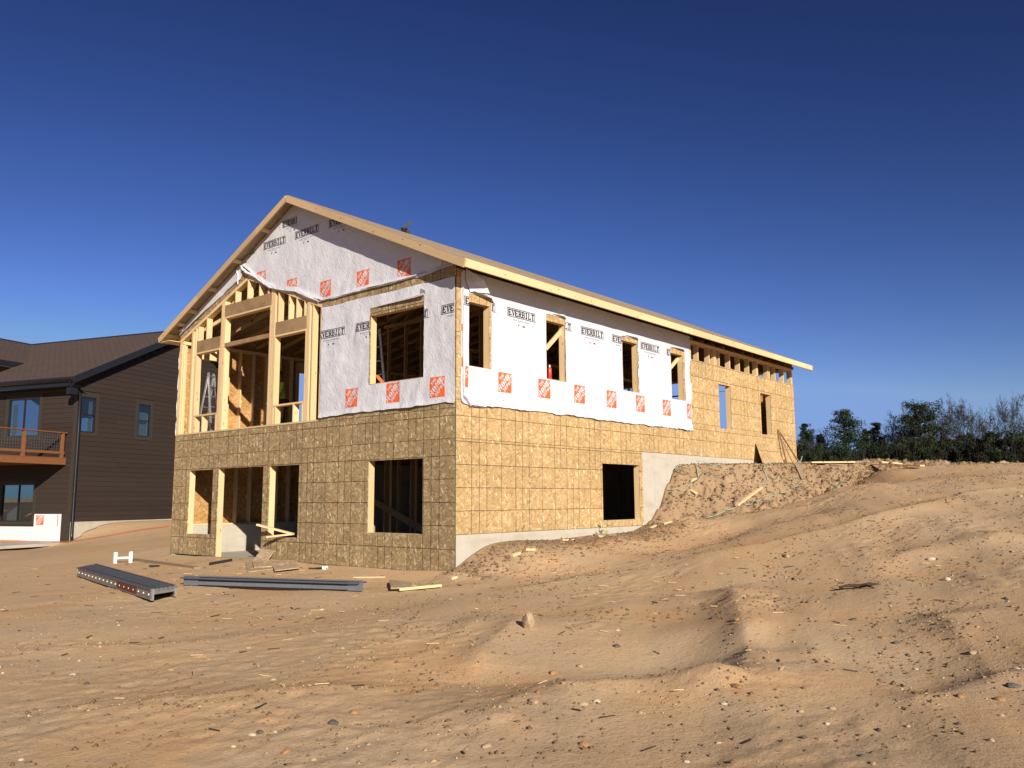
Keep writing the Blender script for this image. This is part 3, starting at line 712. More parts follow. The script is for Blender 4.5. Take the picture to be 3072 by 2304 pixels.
G = {'E': [(0,0,.36,1),(0,.84,.95,1),(0,0,.95,.16),(.3,.42,.74,.58),(.78,.68,.95,.84),(.78,.16,.95,.32)],
 'V': ['q',(.0,.86,.46,1),(.56,.86,1.02,1),((.08,.9),(.38,.9),(.62,0),(.40,0)),((.72,.9),(.92,.9),(.62,0),(.50,0))],
 'R': ['q',(0,0,.5,.14),(.1,0,.38,1),(0,.86,.8,1),(.62,.5,.92,.92),(.3,.42,.8,.56),((.44,.48),(.72,.48),(1.0,0),(.72,0)),(.72,0,1.04,.14)],
 'B': ['q',(0,0,.8,.14),(.1,0,.38,1),(0,.86,.8,1),(.62,.56,.90,.92),(.3,.43,.85,.57),(.66,.08,.95,.5)],
 'I': [(.3,0,.62,1),(.12,.86,.8,1),(.12,0,.8,.14)], 'L': [(.1,0,.38,1),(0,.86,.5,1),(0,0,.92,.15),(.75,.15,.92,.36)],
 'T': [(.34,0,.66,1),(0,.82,.98,1),(.2,0,.78,.12)],
 'H': [(.04,0,.32,1),(.66,0,.94,1),(.25,.43,.75,.57)], 'O': ['q',((.3,1),(.05,.7),(.05,.3),(.3,0)),((.3,1),(.3,0),(.42,.0),(.42,1)),(.58,0,.70,1),((.7,1),(.7,0),(.95,.3),(.95,.7))],
 'M': ['q',(.02,0,.22,1),(.72,0,1.0,1),((.18,1),(.38,1),(.56,.2),(.46,.2)),((.74,1),(.62,1),(.46,.2),(.56,.2))],
 'D': ['q',(.05,0,.33,1),(.25,.86,.7,1),(.25,0,.7,.14),((.62,1),(.95,.7),(.95,.3),(.62,0))], 'P': [(.05,0,.33,1),(.25,.84,.9,1),(.66,.5,.93,.9),(.25,.42,.9,.56)]}
def glyph_quads(ch):
    for r in G[ch]:
        if r == 'q': continue
        if isinstance(r[0], tuple): yield list(r)
        else: yield [(r[0],r[1]),(r[2],r[1]),(r[2],r[3]),(r[0],r[3])]
def sub_quad(q, out, mi, mx=1.7):
    a, b_, c, d = [np.array(p, float) for p in q]
    n1 = max(1, int(math.ceil(max(np.linalg.norm(b_-a), np.linalg.norm(c-d))/mx))); n2 = max(1, int(math.ceil(max(np.linalg.norm(d-a), np.linalg.norm(c-b_))/mx)))
    for i in range(n1):
        for j in range(n2):
            f = lambda s, t: (a*(1-s)+b_*s)*(1-t)+(d*(1-s)+c*s)*t
            out.append(([f(i/n1, j/n2), f((i+1)/n1, j/n2), f((i+1)/n1, (j+1)/n2), f(i/n1, (j+1)/n2)], mi))
def brand_print(word=True):
    out = []
    if word:
        w, h, t = 33.2, 6.9, .46
        for q in ([(0,0),(w,0),(w,t),(0,t)], [(0,h-t),(w,h-t),(w,h),(0,h)], [(0,t),(t,t),(t,h-t),(0,h-t)], [(w-t,t),(w,t),(w,h-t),(w-t,h-t)]): sub_quad(q, out, 0)
        cw = 3.72
        for i, ch in enumerate('EVERBILT'):
            x = 1.2+i*3.92
            for q in glyph_quads(ch): sub_quad([(x+p[0]*cw, .95+p[1]*(h-1.9)) for p in q], out, 0)
        x = 6.0
        for i in range(26):
            if i % 9 in (7,): x += .8; continue
            ww = random.uniform(.45, .7); sub_quad([(x,-2.3),(x+ww,-2.3),(x+ww,-1.5),(x,-1.5)], out, 1); x += .82
        sub_quad([(11,-3.2),(21,-3.2),(21,-3.35),(11,-3.35)], out, 1)
        for xx, ww in ((13.2,.35),(12.8,1.1),(18,.9),(19.1,.5),(19.8,.9)): sub_quad([(xx,-6.2),(xx+ww,-6.2),(xx+ww,-5.1 if ww > .4 else -4.6),(xx,-5.1 if ww > .4 else -4.6)], out, 0)
        sub_quad([(w+.6,0),(w+1.4,0),(w+1.4,.5),(w+.6,.5)], out, 0)
    else:
        w = 14.7
        sub_quad([(0,0),(w,0),(w,w),(0,w)], out, 2, 1.5)
        ca_, sa_ = math.cos(math.radians(45)), math.sin(math.radians(45))
        for word_, size, al, ac in (('THE', 2.3, -3.2, 4.9), ('HOME', 4.3, -8.7, .25), ('DEPOT', 2.7, -5.6, -4.0)):
            cw = size*(.80 if word_ != 'HOME' else 1.0)
            tot = len(word_)*cw*1.1
            for i, ch in enumerate(word_):
                for q in glyph_quads(ch):
                    pts = []
                    for p in q:
                        lx = -tot/2+i*cw*1.1+p[0]*cw+{'THE': .4, 'HOME': 0, 'DEPOT': .6}[word_]; ly = ac+p[1]*size-(.9 if word_ == 'HOME' else 0)
                        ly += -.6
                        pts.append((w/2+lx*ca_-ly*sa_*1.0, w/2+lx*sa_+ly*ca_))
                    sub_quad([(min(max(a, .1), w-.1), min(max(b_, .1), w-.1)) for a, b_ in pts], out, 3)
    return out
def put_print(wall, ustart, z0, word, sd, amp, parent, holes=(), lim=(-1e9, 1e9), zfun=None, sc=1.0):
    b = MB()
    for pts, mi in brand_print(word):
        P_ = []
        for p in pts:
            u = ustart+p[0]*sc if wall == 'side' else ustart-p[0]*sc
            z = z0+p[1]*sc; P_.append((u, z))
        cu = sum(p[0] for p in P_)/4; cz = sum(p[1] for p in P_)/4
        if cu < lim[0] or cu > lim[1] or any(h[0] < cu < h[1] and h[2] < cz < h[3] for h in holes): continue
        if zfun is not None and not zfun(cu, cz): continue
        f = []
        for u, z in P_:
            d = float(disp(np.array([u]), np.array([z]), sd, amp)[0])+{0:.14, 1:.12, 2:.09, 3:.17}[mi]
            f.append((u, -d, z) if wall == 'side' else (-d, u, z))
        b.face(f, mi)
    if b.f: b.build('printed_lettering' if word else 'printed_square', [INK, PALEINK, ORANGE, WHITEINK], parent, True)
# right side sheet
SH = [(12.2,37.2,144,197.4), (102.2,128.3,144.4,197.3), (212.8,239.4,145.2,195.6), (299.3,326.2,145.2,196.3)]
botS = lambda u: 116.8+.8*vnoise(u/14, u*0, 41)+.4*vnoise(u/4, u*0, 42)+np.where(u < 30, -1.5*np.exp(-((u-17)/12)**2), 0)+np.where(u < 7, (7-u)*.35, 0)
w_side = wrapmesh('house_wrap', 'side', None, 4.6, 339.5, 116, 212.6, SH, 51, .55, botS, edge=lambda cu, cz: (cu > 5+.7*vnoise(cz/6, cz*0, 44)) & (cu < 338.2+1.6*vnoise(cz/9, cz*0, 45)))
for k in range(7):
    put_print('side', 7.6+47.35*k, 187.1, True, 51, .55, w_side, SH, (5.5, 338)); 
for k in range(8): put_print('side', -3+47.35*k, 128.4, False, 51, .55, w_side, SH, (9.0, 337.6))
# front sheet (u is y here)
FH = [(32.4,92.8,138,197.3)]
botF = lambda u: 116.6+.9*vnoise(u/13, u*0, 46)+.4*vnoise(u/4, u*0, 47)-.8*np.exp(-((u-146)/6)**2)
w_front = wrapmesh('house_wrap', 'front', None, .6, 153.4, 116, 207.2, FH, 61, 1.35, botF, topf=lambda u: 207.2-.0*u+.3*vnoise(u/9, u*0, 48)-np.where(u < 40, (40-u)*.02, 0), edge=lambda cu, cz: (cu < 153+.5*vnoise(cz/7, cz*0, 49)) & (cu > 1))
for y in (14.4, 61.8, 109.2, 156.6): put_print('front', y, 180.7, True, 61, 1.35, w_front, FH, (1.4, 152.6))
for y in (120.2, 72.4, 25.2): put_print('front', y, 121.7, False, 61, 1.35, w_front, FH, (1.4, 152.6))
# gable sheet: between its torn lower edge and the roof
GB = [(-1, 214.4), (13,214.2),(30,212.6),(94,213.4),(140,212.6),(154,213.6),(170,219),(186,226.6),(204,231.5),(229,237.8),(254,252.4),(268,262),(279,268)]
gbx = np.array([p[0] for p in GB]); gbz = np.array([p[1] for p in GB])
botG = lambda u: np.interp(u, gbx, gbz)+.5*vnoise(u/8, u*0, 53)
topG = lambda u: 213.3+.461*(np.minimum(u, 384-u)+18)-1.2
w_gab = wrapmesh('house_wrap', 'front', None, .6, 277, 0, 1, [], 71, .8, botG, topf=topG)
okg = lambda u, z: z > float(botG(np.array([u]))[0])+.8 and z < float(topG(np.array([u]))[0])-.3
for y in (99.6, 147, 194.4, 242, 289.4): put_print('front', y, 273.9, True, 71, .8, w_gab, (), (2, 276), okg)
for y in (14, 61.7, 109.4, 156.8, 204.3, 251.6): put_print('front', y, 214.9 if y < 180 else 224.8 if y < 210 else 240, False, 71, .8, w_gab, (), (1.5, 276), okg)
put_print('front', 213.5, 288.4, True, 71, .8, w_gab, (), (192, 213.5), okg, sc=.9)
# strip left over under the left rake
botL = lambda u: np.interp(u, [270, 284, 320, 352, 384], [254.5, 252.0, 238.5, 226.5, 213.5])+.5*vnoise(u/7, u*0, 55)
w_strip = wrapmesh('house_wrap', 'front', None, 276.5, 383.5, 0, 1, [], 73, .7, botL, topf=topG)
w_strip['label'] = 'torn leftover strip of wrap under the left rake'
# wrap turned round the far left corner, seen edge on
b = MB()
pts = [(.6, 384.1+.5+.9*math.sin(i*.9)*.6, 114+i*4.0) for i in range(22)]
for i in range(21):
    z0, z1 = 114+i*4, 118+i*4; a = .8+.7*math.sin(i*1.1)+.5*math.sin(i*2.7); c = .8+.7*math.sin((i+1)*1.1)+.5*math.sin((i+1)*2.7)
    b.face([(.2,384.4+a,z0),(14,384.5+a,z0),(14,384.5+c,z1),(.2,384.4+c,z1)])
b.build('house_wrap', WRAP, house, True)
# rolled and crumpled edges
def ribbon(name, path, w, wall, sd, out=1.2):
    """crumpled ribbon of wrap following path (u, z) on a wall"""
    N = 10*len(path); us = np.interp(np.linspace(0, len(path)-1, N), range(len(path)), [p[0] for p in path]); zs = np.interp(np.linspace(0, len(path)-1, N), range(len(path)), [p[1] for p in path])
    ww = np.interp(np.linspace(0, len(path)-1, N), range(len(path)), w if hasattr(w, '__len__') else [w]*len(path))
    K = 9; V = []; 
    for i in range(N):
        for k in range(K):
            a = k/(K-1)*2*math.pi*.92
            r = ww[i]*(.5+.22*float(vnoise(np.array([i*.45]), np.array([k*.9]), sd)[0]))
            d = out+r*math.cos(a)*.8; dz = r*math.sin(a)
            d = max(d, .55)
            V.append((us[i], -d, zs[i]+dz) if wall == 'side' else (-d, us[i], zs[i]+dz))
    ix = np.arange(N*K).reshape(N, K); q = np.stack([ix[:-1,:-1], ix[1:,:-1], ix[1:,1:], ix[:-1,1:]], -1).reshape(-1, 4)
    return raw_mesh(name, V, q, WRAP, house, smooth=True)
ribbon('wrap_fold', [(277,268),(274,262),(266,257),(254,251.5),(240,243),(229,237),(210,231.5),(190,227),(172,219),(158,213.5)], [2,4.5,4,2.2,2,2,2,2.2,2.6,1.6], 'front', 81)
ribbon('wrap_fold', [(156,213.3),(120,213),(94,214),(60,213.5),(30,214.6)], [1.2,1.6,2.4,2.0,1.2], 'front', 82)
ribbon('wrap_fold', [(283,262),(280,256),(281,251)], [2.5,4,3], 'front', 83)
ribbon('wrap_fold', [(384,219.5),(378,219.5),(374,222)], [3.6,2.6,1.5], 'front', 87, 1.6)
def flap(name, pts, wall='side'):
    """small turned-back flap: list of (u, out, z)"""
    b = MB(); c = np.mean(np.array(pts), 0)
    f = (lambda p: (p[0], -p[1], p[2])) if wall == 'side' else (lambda p: (-p[1], p[0], p[2]))
    n = len(pts)
    cc = tuple(c+np.array([0, .5, 0]))
    for i in range(n): b.face([f(pts[i]), f(pts[(i+1) % n]), f(cc)])
    return b.build(name, WRAP, house, False)
flap('wrap_flap', [(9,.8,214),(21,7.5,207),(29,6,198.5),(13,1.2,197.6),(9,.8,205)]); flap('wrap_flap', [(13,1,198.2),(36,1.2,198.6),(38,4.4,195.4),(16,3.2,198.2)])
for a, c, z in ((108,128.6,197.6), (216,240,196), (301,326.6,196.6)): flap('wrap_flap', [(a,.8,z-.2),(c-3,.9,z+2.2),(c+.4,2.6,z-.4),(c-4,3.2,z-.2),(a+5,1.6,z+.2)])
flap('wrap_flap', [(92.4,.8,197.4),(34,.8,199.6),(28.5,3.4,199.2),(30,3.2,197.6),(40,2.6,197.2)], 'front'); flap('wrap_flap', [(36,.9,203.6),(28,4,200.5),(30.2,1,198.6),(36,1,200)], 'front')
for a in (5.4, ): ribbon('wrap_fold', [(a,199),(a+.4,180),(a-.1,160),(a+.5,140),(a+1,122),(a+8,115.8),(a+22,116)], [2.2,1.4,1.2,1.3,1.8,2.2,1.4], 'side', 85, 1.3)

# ------------------------------------------------------------------ neighbouring brown house
def mat_siding():
    q = NT('brown_siding', .7, .25); c = q.coord()
    g = q.noise(q.map(c, (1.2, 1.2, 26)), 6, 4, .6, .4)
    col = q.mix(g, (.026, .019, .0155), (.048, .035, .028))
    col = q.mix(1.0, col, q.ramp(q.rnd(), [(0, (.88, .84, .86)), (.5, (1, .96, .93)), (1, (1.08, .99, .98))]), 'MULTIPLY')
    q.bump(g, .3, .003); return q.col(col)
SIDING = mat_siding()
TRIM = mat_plain('brown_trim', (.042, .032, .024), .65, .3, var=.15, sc=6)
def mat_shingle():
    q = NT('brown_shingles', .9, .15); c = q.coord('Object', False)
    br = q.n('ShaderNodeTexBrick', Vector=q.map(c, (1, 1, 1), (0, 0, math.pi/2)), Scale=1.0)
    br.inputs['Color1'].default_value = (.10,.068,.057,1); br.inputs['Color2'].default_value = (.085,.058,.05,1); br.inputs['Mortar'].default_value = (.04,.028,.025,1)
    br.inputs['Mortar Size'].default_value = .012; br.inputs['Brick Width'].default_value = .3; br.inputs['Row Height'].default_value = .125; br.offset = .37
    n = q.noise(c, 55, 3); col = q.mix(1.0, br.outputs[0], q.ramp(n, [(.3, .75), (.7, 1.3)]), 'MULTIPLY')
    q.bump(br.outputs[1], -.4, .01); return q.col(col)
SHING = mat_shingle()
def mat_glass():
    m_ = bpy.data.materials.new('window_glass'); m_.use_nodes = True; t = m_.node_tree; t.nodes.clear()
    o = t.nodes.new('ShaderNodeOutputMaterial'); mx = t.nodes.new('ShaderNodeMixShader'); gl = t.nodes.new('ShaderNodeBsdfGlossy'); tr = t.nodes.new('ShaderNodeBsdfTransparent')
    gl.inputs['Roughness'].default_value = .02; gl.inputs['Color'].default_value = (.85,.95,1,1); tr.inputs[0].default_value = (.5,.56,.6,1); mx.inputs[0].default_value = .12
    t.links.new(tr.outputs[0], mx.inputs[1]); t.links.new(gl.outputs[0], mx.inputs[2]); t.links.new(mx.outputs[0], o.inputs[0]); return m_
GLASS = mat_glass()
DARKIN = mat_plain('dark_room_wall', (.05,.05,.055), .9, .1)
PALE = mat_plain('pale_panel_face', (.62,.63,.60), .8, .2, var=.04)
FOAM = mat_plain('white_foam_board', (.70,.66,.67), .8, .2, var=.04, sc=3)
NB = empty('brown_house', (79.4, 810.7, 0), math.radians(19), 'finished dark brown sided house with shingle roof and cedar deck, behind on the left', 'house')
def zr(a): return 220.8+.49*((a if a < 196 else 392-a)+20)
def board(face, u0, u1, z, h):
    b = MB()
    prof = [(-.95, z), (-.35, z+h+.9), (.1, z+h+.9), (.1, z)]
    if face == 'side':
        A = [(u0, p[0], p[1]) for p in prof]; B = [(u1, p[0], p[1]) for p in prof]
    else:
        A = [(p[0], u1, p[1]) for p in prof]; B = [(p[0], u0, p[1]) for p in prof]
    b.face(A[::-1]); b.face(B)
    for i in range(4): j = (i+1) % 4; b.face([A[i], A[j], B[j], B[i]])
    zc = z; b.v = [(x, y, zz) for x, y, zz in b.v]
    return b.build('siding_board', SIDING, NB)
def split(u0, u1, cuts):
    segs = [(u0, u1)]
    for a, c in cuts:
        n = []
        for p, q in segs:
            if c <= p or a >= q: n.append((p, q))
            else:
                if a > p: n.append((p, a))
                if c < q: n.append((c, q))
        segs = n
    return [x for x in segs if x[1]-x[0] > 1]
NW = [(2.8,36.9,141.4,202), (103,139.2,141.2,203)]
z = 22.6; i = 0
while z < 318:
    h = 7.0; za = z+h
    a0 = 3.6 if za < 212 else max(3.6, (za+2-220.8+6)/.49-20+10); a1 = 400-(a0-3.6)*(1 if za >= 212 else 0)
    cuts = [(w[0], w[1]) for w in NW if w[2]-1 < z+h/2 < w[3]+1]
    if a1-a0 > 6:
        for p, q_ in split(a0, a1, cuts):
            brk = 60+((i*83) % 150)
            if p < brk < q_-20: board('side', p, brk-.06, z, h); board('side', brk+.06, q_, z, h)
            else: board('side', p, q_, z, h)
    z += h; i += 1
FW = [(64,140.6,139,203.2), (66.2,140,15.9,81)]
z = 33.4; i = 0
while z < 205:
    for p, q_ in split(4, 212, [(w[0], w[1]) for w in FW if w[2]-1 < z+3.5 < w[3]+1]): board('front', p, q_, z, 7.0 if z < 198 else 5)
    z += 7; i += 1
def nb(name, a, c, mt, **k): b = MB(); b.box(a, c); return b.build(name, mt, NB)
for zc0, zc1 in ((22.5, 22.4),): pass
# backing walls (with openings), corner trim, foundation
def nwall(face, u0, u1, z0, z1, holes, name='wall', mt=None):
    b = cells(u0, u1, z0, z1, holes, 4.0); o = b.build(name, mt or TRIM, NB)
    if face == 'side': o.location = (u0*S, .2*S, z0*S)
    else: o.location = (.2*S, u1*S, z0*S); o.rotation_euler = (0,0,-math.pi/2)
nwall('side', .3, 400, 23, 207, [(6.7,31.2,146.5,196.5),(109.5,133.4,147.4,196.5)])
nwall('front', 4.4, 212, -8, 207, [(212+4.4-132.6,212+4.4-71,142.5,197),(212+4.4-133.8,212+4.4-70.6,22.6,75.2)])
b = MB(); pts = [(5, 207), (395, 207), (196, 313)]
b.face([(p[0], .3, p[1]) for p in pts]); b.face([(p[0], 4.3, p[1]) for p in pts[::-1]]); b.build('gable_wall', TRIM, NB)
nb('foundation_wall', (.1,-.5,-14), (400,8,22.5), CONC); nb('foundation_wall', (-.3,8.1,-14), (7,212,-7.9), CONC)
nb('corner_trim', (-1.3,-1.3,33.2), (3.6,.1,207), TRIM); nb('corner_trim', (-1.31,.12,-6), (.1,4.2,207), TRIM); nb('frieze_board', (-1.2,4.3,203.6), (0,212,208), TRIM)
nb('corner_trim', (-1.3,-1.3,-8), (-.32,.1,33.1), TRIM)
def nwindow(face, u0, u1, z0, z1, tr, panes, pale_panels=()):
    """frame with panes; face 'side' looks to -y, 'front' to -x"""
    P3 = (lambda u, d, z: (u, -d, z)) if face == 'side' else (lambda u, d, z: (-d, u, z))
    def bx(name, ua, ub, za, zb, d0, d1, mt, par):
        p = P3(ua, d0, za); q_ = P3(ub, d1, zb); b = MB(); b.box([min(a, c) for a, c in zip(p, q_)], [max(a, c) for a, c in zip(p, q_)]); return b.build(name, mt, par)
    W = bpy.data.objects.new('window', None); COL.objects.link(W); W.parent = NB
    if W:
        for (a, c, e, f) in ((u0-tr,u0,z0-tr,z1+tr), (u1,u1+tr,z0-tr,z1+tr), (u0,u1,z1,z1+tr), (u0,u1,z0-tr,z0)): bx('window_trim', a, c, e, f, -.1, 1.25, TRIM, W)
        t = 1.5
        for (a, c, e, f) in ((u0,u0+t,z0,z1), (u1-t,u1,z0,z1), (u0+t,u1-t,z1-t,z1), (u0+t,u1-t,z0,z0+t)): bx('window_frame', a, c, e, f, -2.2, .55, BLACKM, W)
        for (a, c, e, f) in panes:
            bx('pane', a, c, e, f, -1.3, -1.15, GLASS, W)
        for (a, c, e, f) in pale_panels: bx('pale_panel', a, c, e, f, -6, -5.7, PALE, W)  # pale panels added behind the glass to stand in for white showing there
    return P3, bx, W
P3, bx, W1 = nwindow('side', 6.7, 31.2, 146.5, 196.5, 5.2, [(8.2,29.7,148,170.6),(8.2,29.7,172.4,195)], [(24.5,31,146,197)])
bx('sash_rail', 8.2, 29.7, 170.6, 172.4, -2, .3, BLACKM, W1)
P3, bx, W2 = nwindow('side', 109.5, 133.4, 147.4, 196.5, 5.4, [(111,131.9,149,170.6),(111,131.9,172.4,195)], [(113,133,147,185)])
bx('sash_rail', 111, 131.9, 170.6, 172.4, -2, .3, BLACKM, W2)
P3, bx, W3 = nwindow('front', 71, 132.6, 142.5, 197, 6, [(72.5,101.2,144,195.5),(102.6,131.1,144,195.5)], [(122,131,142,190)])
bx('sash_stile', 101.2, 102.6, 144, 195.5, -2, .3, BLACKM, W3)
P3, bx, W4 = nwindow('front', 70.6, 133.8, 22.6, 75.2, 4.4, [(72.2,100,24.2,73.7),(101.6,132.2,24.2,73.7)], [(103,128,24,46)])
bx('sash_stile', 100, 101.6, 24.2, 73.7, -2, .3, BLACKM, W4)
# foam board and its printed square, patio slab
nb('foam_board', (-1.25,14.8,-6), (-.1,66.0,33.2), FOAM); nb('foam_board', (-1.25,66.1,-6), (-.1,140,15.7), FOAM); nb('foam_board', (-1.25,140.1,-6), (-.1,212,33.2), FOAM); nb('wall_base_trim', (-1.2,4.3,-6), (-.1,14.7,33.2), TRIM)
b = MB()
for pts, mi in brand_print(False):
    if sum(p[1] for p in pts)/4 < 13.9: b.face([(-1.33-(.05 if mi == 3 else 0), 62-p[0], 18.3+p[1]) for p in pts], mi)
b.build('printed_square', [INK, PALEINK, ORANGE, WHITEINK], NB); nb('red_mark', (-1.34,20.4,17), (-1.26,21.8,32.5), ORANGE)
nb('patio_slab', (-120,8,-9), (-.4,212,-5.2), CONC)
# roof, eaves, gutter, downspout
def slab(name, pts, th, mt):
    b = MB(); n = len(pts); lo = [(p[0], p[1], p[2]-th) for p in pts]
    b.face(pts); b.face(lo[::-1])
    for i in range(n): j = (i+1) % n; b.face([pts[i], lo[i], lo[j], pts[j]])
    return b.build(name, mt, NB)
slab('roof', [(-20,-13,zr(-20)),(74,200,zr(74)),(196,345,zr(196)),(196,-13,zr(196))][::-1], 1.2, SHING)
slab('roof', [(-20,-13,zr(-20)),(-20,200,zr(-20)),(74,200,zr(74))][::-1], 1.2, SHING)
slab('roof', [(196,-13,zr(196)),(196,520,zr(196)),(412,520,zr(412)),(412,-13,zr(412))], 1.2, SHING)
slab('roof', [(-34,196,zr(74)-2.6),(74.5,200,zr(74)),(196,345,zr(196)+.2),(-34,345,zr(196)+.2)], 1.2, SHING)
slab('roof', [(-34,345,zr(196)+.2),(196,345,zr(196)+.2),(196,490,262),(-34,490,262)], 1.2, SHING)
b = MB(); b.tube([(196,-13,zr(196)+.6),(196,345,zr(196)+.6)], 1.6, 5); b.tube([(196,345,zr(196)+.9),(-34,345,zr(196)+.9)], 1.6, 5); b.build('ridge_cap', SLAT, NB)
nb('wing_wall', (-22,206,-9), (3,480,256), SIDING)
slab('wing_fascia', [(-34,195.6,265.5),(-34,196.2,265.5),(76,200.2,266),(76,199.6,266)], 8, BLACKM); slab('wing_soffit', [(-34,196,257.6),(60,199,257.6),(60,207,257.6),(-34,207,257.6)], .5, BLACKM)
for (y0, y1) in ((-14.2, -13.05),):
    for x0, x1 in ((-20, 60), (60, 130), (130, 196), (196, 300), (300, 412)): slab('rake_fascia', [(x0,y0,zr(x0)+.2),(x1,y0,zr(x1)+.2),(x1,y1,zr(x1)+.2),(x0,y1,zr(x0)+.2)], 10, BLACKM)
slab('soffit', [(-18,-13,zr(-18)-9.4),(196,-13,zr(196)-9.4),(196,-1,zr(196)-9.4),(-18,-1,zr(-18)-9.4)], .5, BLACKM); slab('soffit', [(196,-13,zr(196)-9.4),(410,-13,zr(410)-9.4),(410,-1,zr(410)-9.4),(196,-1,zr(196)-9.4)], .5, BLACKM)
nb('soffit', (-19,-13,207.2), (-.2,206,207.9), BLACKM); nb('eave_fascia', (-20,-13,208), (-19,206,219.4), BLACKM)
b = MB()
prof = [(-20.1,218.6),(-25.3,219),(-25.6,216.6),(-23.2,213.6),(-20.1,213.4)]
b.face([(p[0],-13,p[1]) for p in prof[::-1]]); b.face([(p[0],198,p[1]) for p in prof])
for i in range(5): j = (i+1) % 5; b.face([(prof[i][0],-13,prof[i][1]),(prof[j][0],-13,prof[j][1]),(prof[j][0],198,prof[j][1]),(prof[i][0],198,prof[i][1])])
b.build('gutter', BLACKM, NB)
b = MB(); b.tube([(-22.5,-9,214),(-22,-9,209),(-14,-7,203.5),(-2,-3.6,201),(1.2,-3.2,197),(1.6,-3.2,150),(1.6,-3.2,60),(1.6,-3.2,6),(1.0,-4.6,-3)], 2.0, 8); b.build('downspout', BLACKM, NB, True)
nb('downspout_strap', (-.6,-1.9,150), (3.9,-1.2,151.5), BLACKM); nb('downspout_strap', (-.6,-1.9,60), (3.9,-1.2,61.5), BLACKM)
b = MB(); b.box((-24,-12.8,196), (-12,-5,205)); b.build('corner_box', BLACKM, NB)
# cedar deck
def nlum(name, p0, p1, w, d, up=(0,0,1), mt=None): return lum(name, p0, p1, w, d, NB, up, mt or CEDAR)
nlum('deck_rim_board', (-150,12.8,104.8), (-2.4,12.8,104.8), 1.5, 8.4)
nlum('deck_rim_board', (-150,13.7,104.8), (-150,208,104.8), 1.5, 8.4)
for k in range(36): nlum('deck_board', (-150+0*k,14.6+k*5.6,109.7), (-1.4,14.6+k*5.6,109.7), 5.4, 1.0)
for k in range(9): nlum('deck_joist', (-146+k*17,14,105.2), (-146+k*17,206,105.2), 1.5, 7)
nlum('top_rail', (-150,13.6,144.6), (-3,13.6,144.6), 5.4, 1.5); nlum('bottom_rail', (-150,13.6,117), (-4.5,13.6,117), 1.5, 3.4)
for x in (-148, -108, -68, -8.5): nlum('rail_post', (x,13.6,110), (x,13.6,143.8), 3.5, 3.5)
for x in (-148, ): nlum('deck_post', (x,16,-6), (x,16,100.5), 5.5, 5.5); nlum('deck_post', (x,200,-6), (x,200,100.5), 5.5, 5.5)
b = MB()
for k in range(36): x = -146+k*3.9; b.box((x-.13,13.2,118.8), (x+.13,13.45,143.8))
for zz in (122, 126, 130, 134, 138, 142): b.box((-147,13.46,zz-.12), (-9,13.68,zz+.12))
o = b.build('wire_mesh', ALUG, NB)
# ------------------------------------------------------------------ loose things on the site
def gp(u, v): p = ground_at(u, v, hfull); return np.array([p[0], p[1], hz(p[0], p[1])])
def lying(name, pa, pb, w, d, mt, label, cat, group=None, lift=0.0, roll=0):
    """a piece of timber lying between two points on the ground"""
    a = Vector(gp(*pa)) if len(pa) == 2 else Vector(pa); c = Vector(gp(*pb)) if len(pb) == 2 else Vector(pb)
    a.z += d/2+lift-.15; c.z += d/2+lift-.15
    o = lum(name, a, c, w, d, None, (0, math.sin(roll), math.cos(roll)), mt)
    o.data = o.data.copy(); return tag(o, label, cat, group)
gB = 'lumber offcuts lying on the ground'
lying('lumber_board', (400,1680), (592,1706), 5.5, 1.5, PINE_GREY, 'long greyed board lying between the white plastic frame and the door opening', 'board', gB)
lying('spirit_level', (628,1696), (696,1684), 1.0, 2.4, SLAT, 'black spirit level lying on the sand below the door opening', 'level')
lying('lumber_board', (1062,1733), (1156,1732), 3.5, .8, PINE, 'thin pale strip of lumber lying below the large lower front window', 'board', gB)
lying('lumber_board', (1198,1776), (1324,1764), 3.6, 1.5, PINE, 'bright new board lying on the broken sheet near the house corner', 'board', gB, 1.0)
lying('lumber_block', (1351,1739), (1368,1733), 3.5, 1.5, PINE, 'small lumber block on the sand at the foot of the house corner', 'block', gB)
lying('lumber_block', (1575,1651), (1603,1651), 3.5, 1.5, PINE, 'pale rectangular offcut, middle of the four along the right foundation', 'block', gB)
lying('lumber_block', (1632,1640), (1656,1646), 3.5, 1.5, PINE_GREY, 'brownish offcut just right of the pale rectangular one by the foundation', 'block', gB)
lying('lumber_board', (1682,1621), (1720,1620), 5.4, 1.0, PINE, 'flat wide offcut lying farthest right along the right foundation', 'board', gB)
lying('lumber_block', (1534,1670), (1557,1661), 3.5, 1.5, PINE, 'tilted offcut lowest on the sand mound beside the house corner', 'block', gB)
lying('lumber_board', (1782,1607), (1846,1607), 3.5, 1.5, PINE_GREY, 'short board lying against the foundation under the right lower window', 'board', gB)
lying('lumber_block', (1796,1611), (1812,1612), 3.5, 1.5, PINE, 'small pale block lying on the sand under the right lower window', 'block', gB)
lying('lumber_block', (2069,1445), (2086,1438), 3.5, 1.5, PINE, 'pale block caught in the green straps at the top of the bank', 'block', gB)
lying('lumber_block', (2068,1472), (2085,1484), 5.4, 1.5, PINE, 'pale block stuck midway up the dirt bank below the straps', 'block', gB)
lying('lumber_block', (1987,1574), (2009,1567), 5.4, 1.5, PINE, 'pale block at the foot of the dirt bank near the concrete step', 'block', gB)
lying('lumber_block', (1950,1585), (1967,1577), 2.5, 1.0, PINE, 'thin splinter of lumber at the foot of the bank by the foundation', 'block', gB)
lying('lumber_board', (2210,1526), (2283,1471), 3.6, 1.6, PINE, 'long bright board lying diagonally on the bank above the long green strap', 'board', gB, 2.2)
lying('lumber_board', (2391,1403), (2411,1444), 5.5, 1.5, PINE_GREY, 'wide grey board sloping down the bank at the right end of the straps', 'board', gB, 2.4)
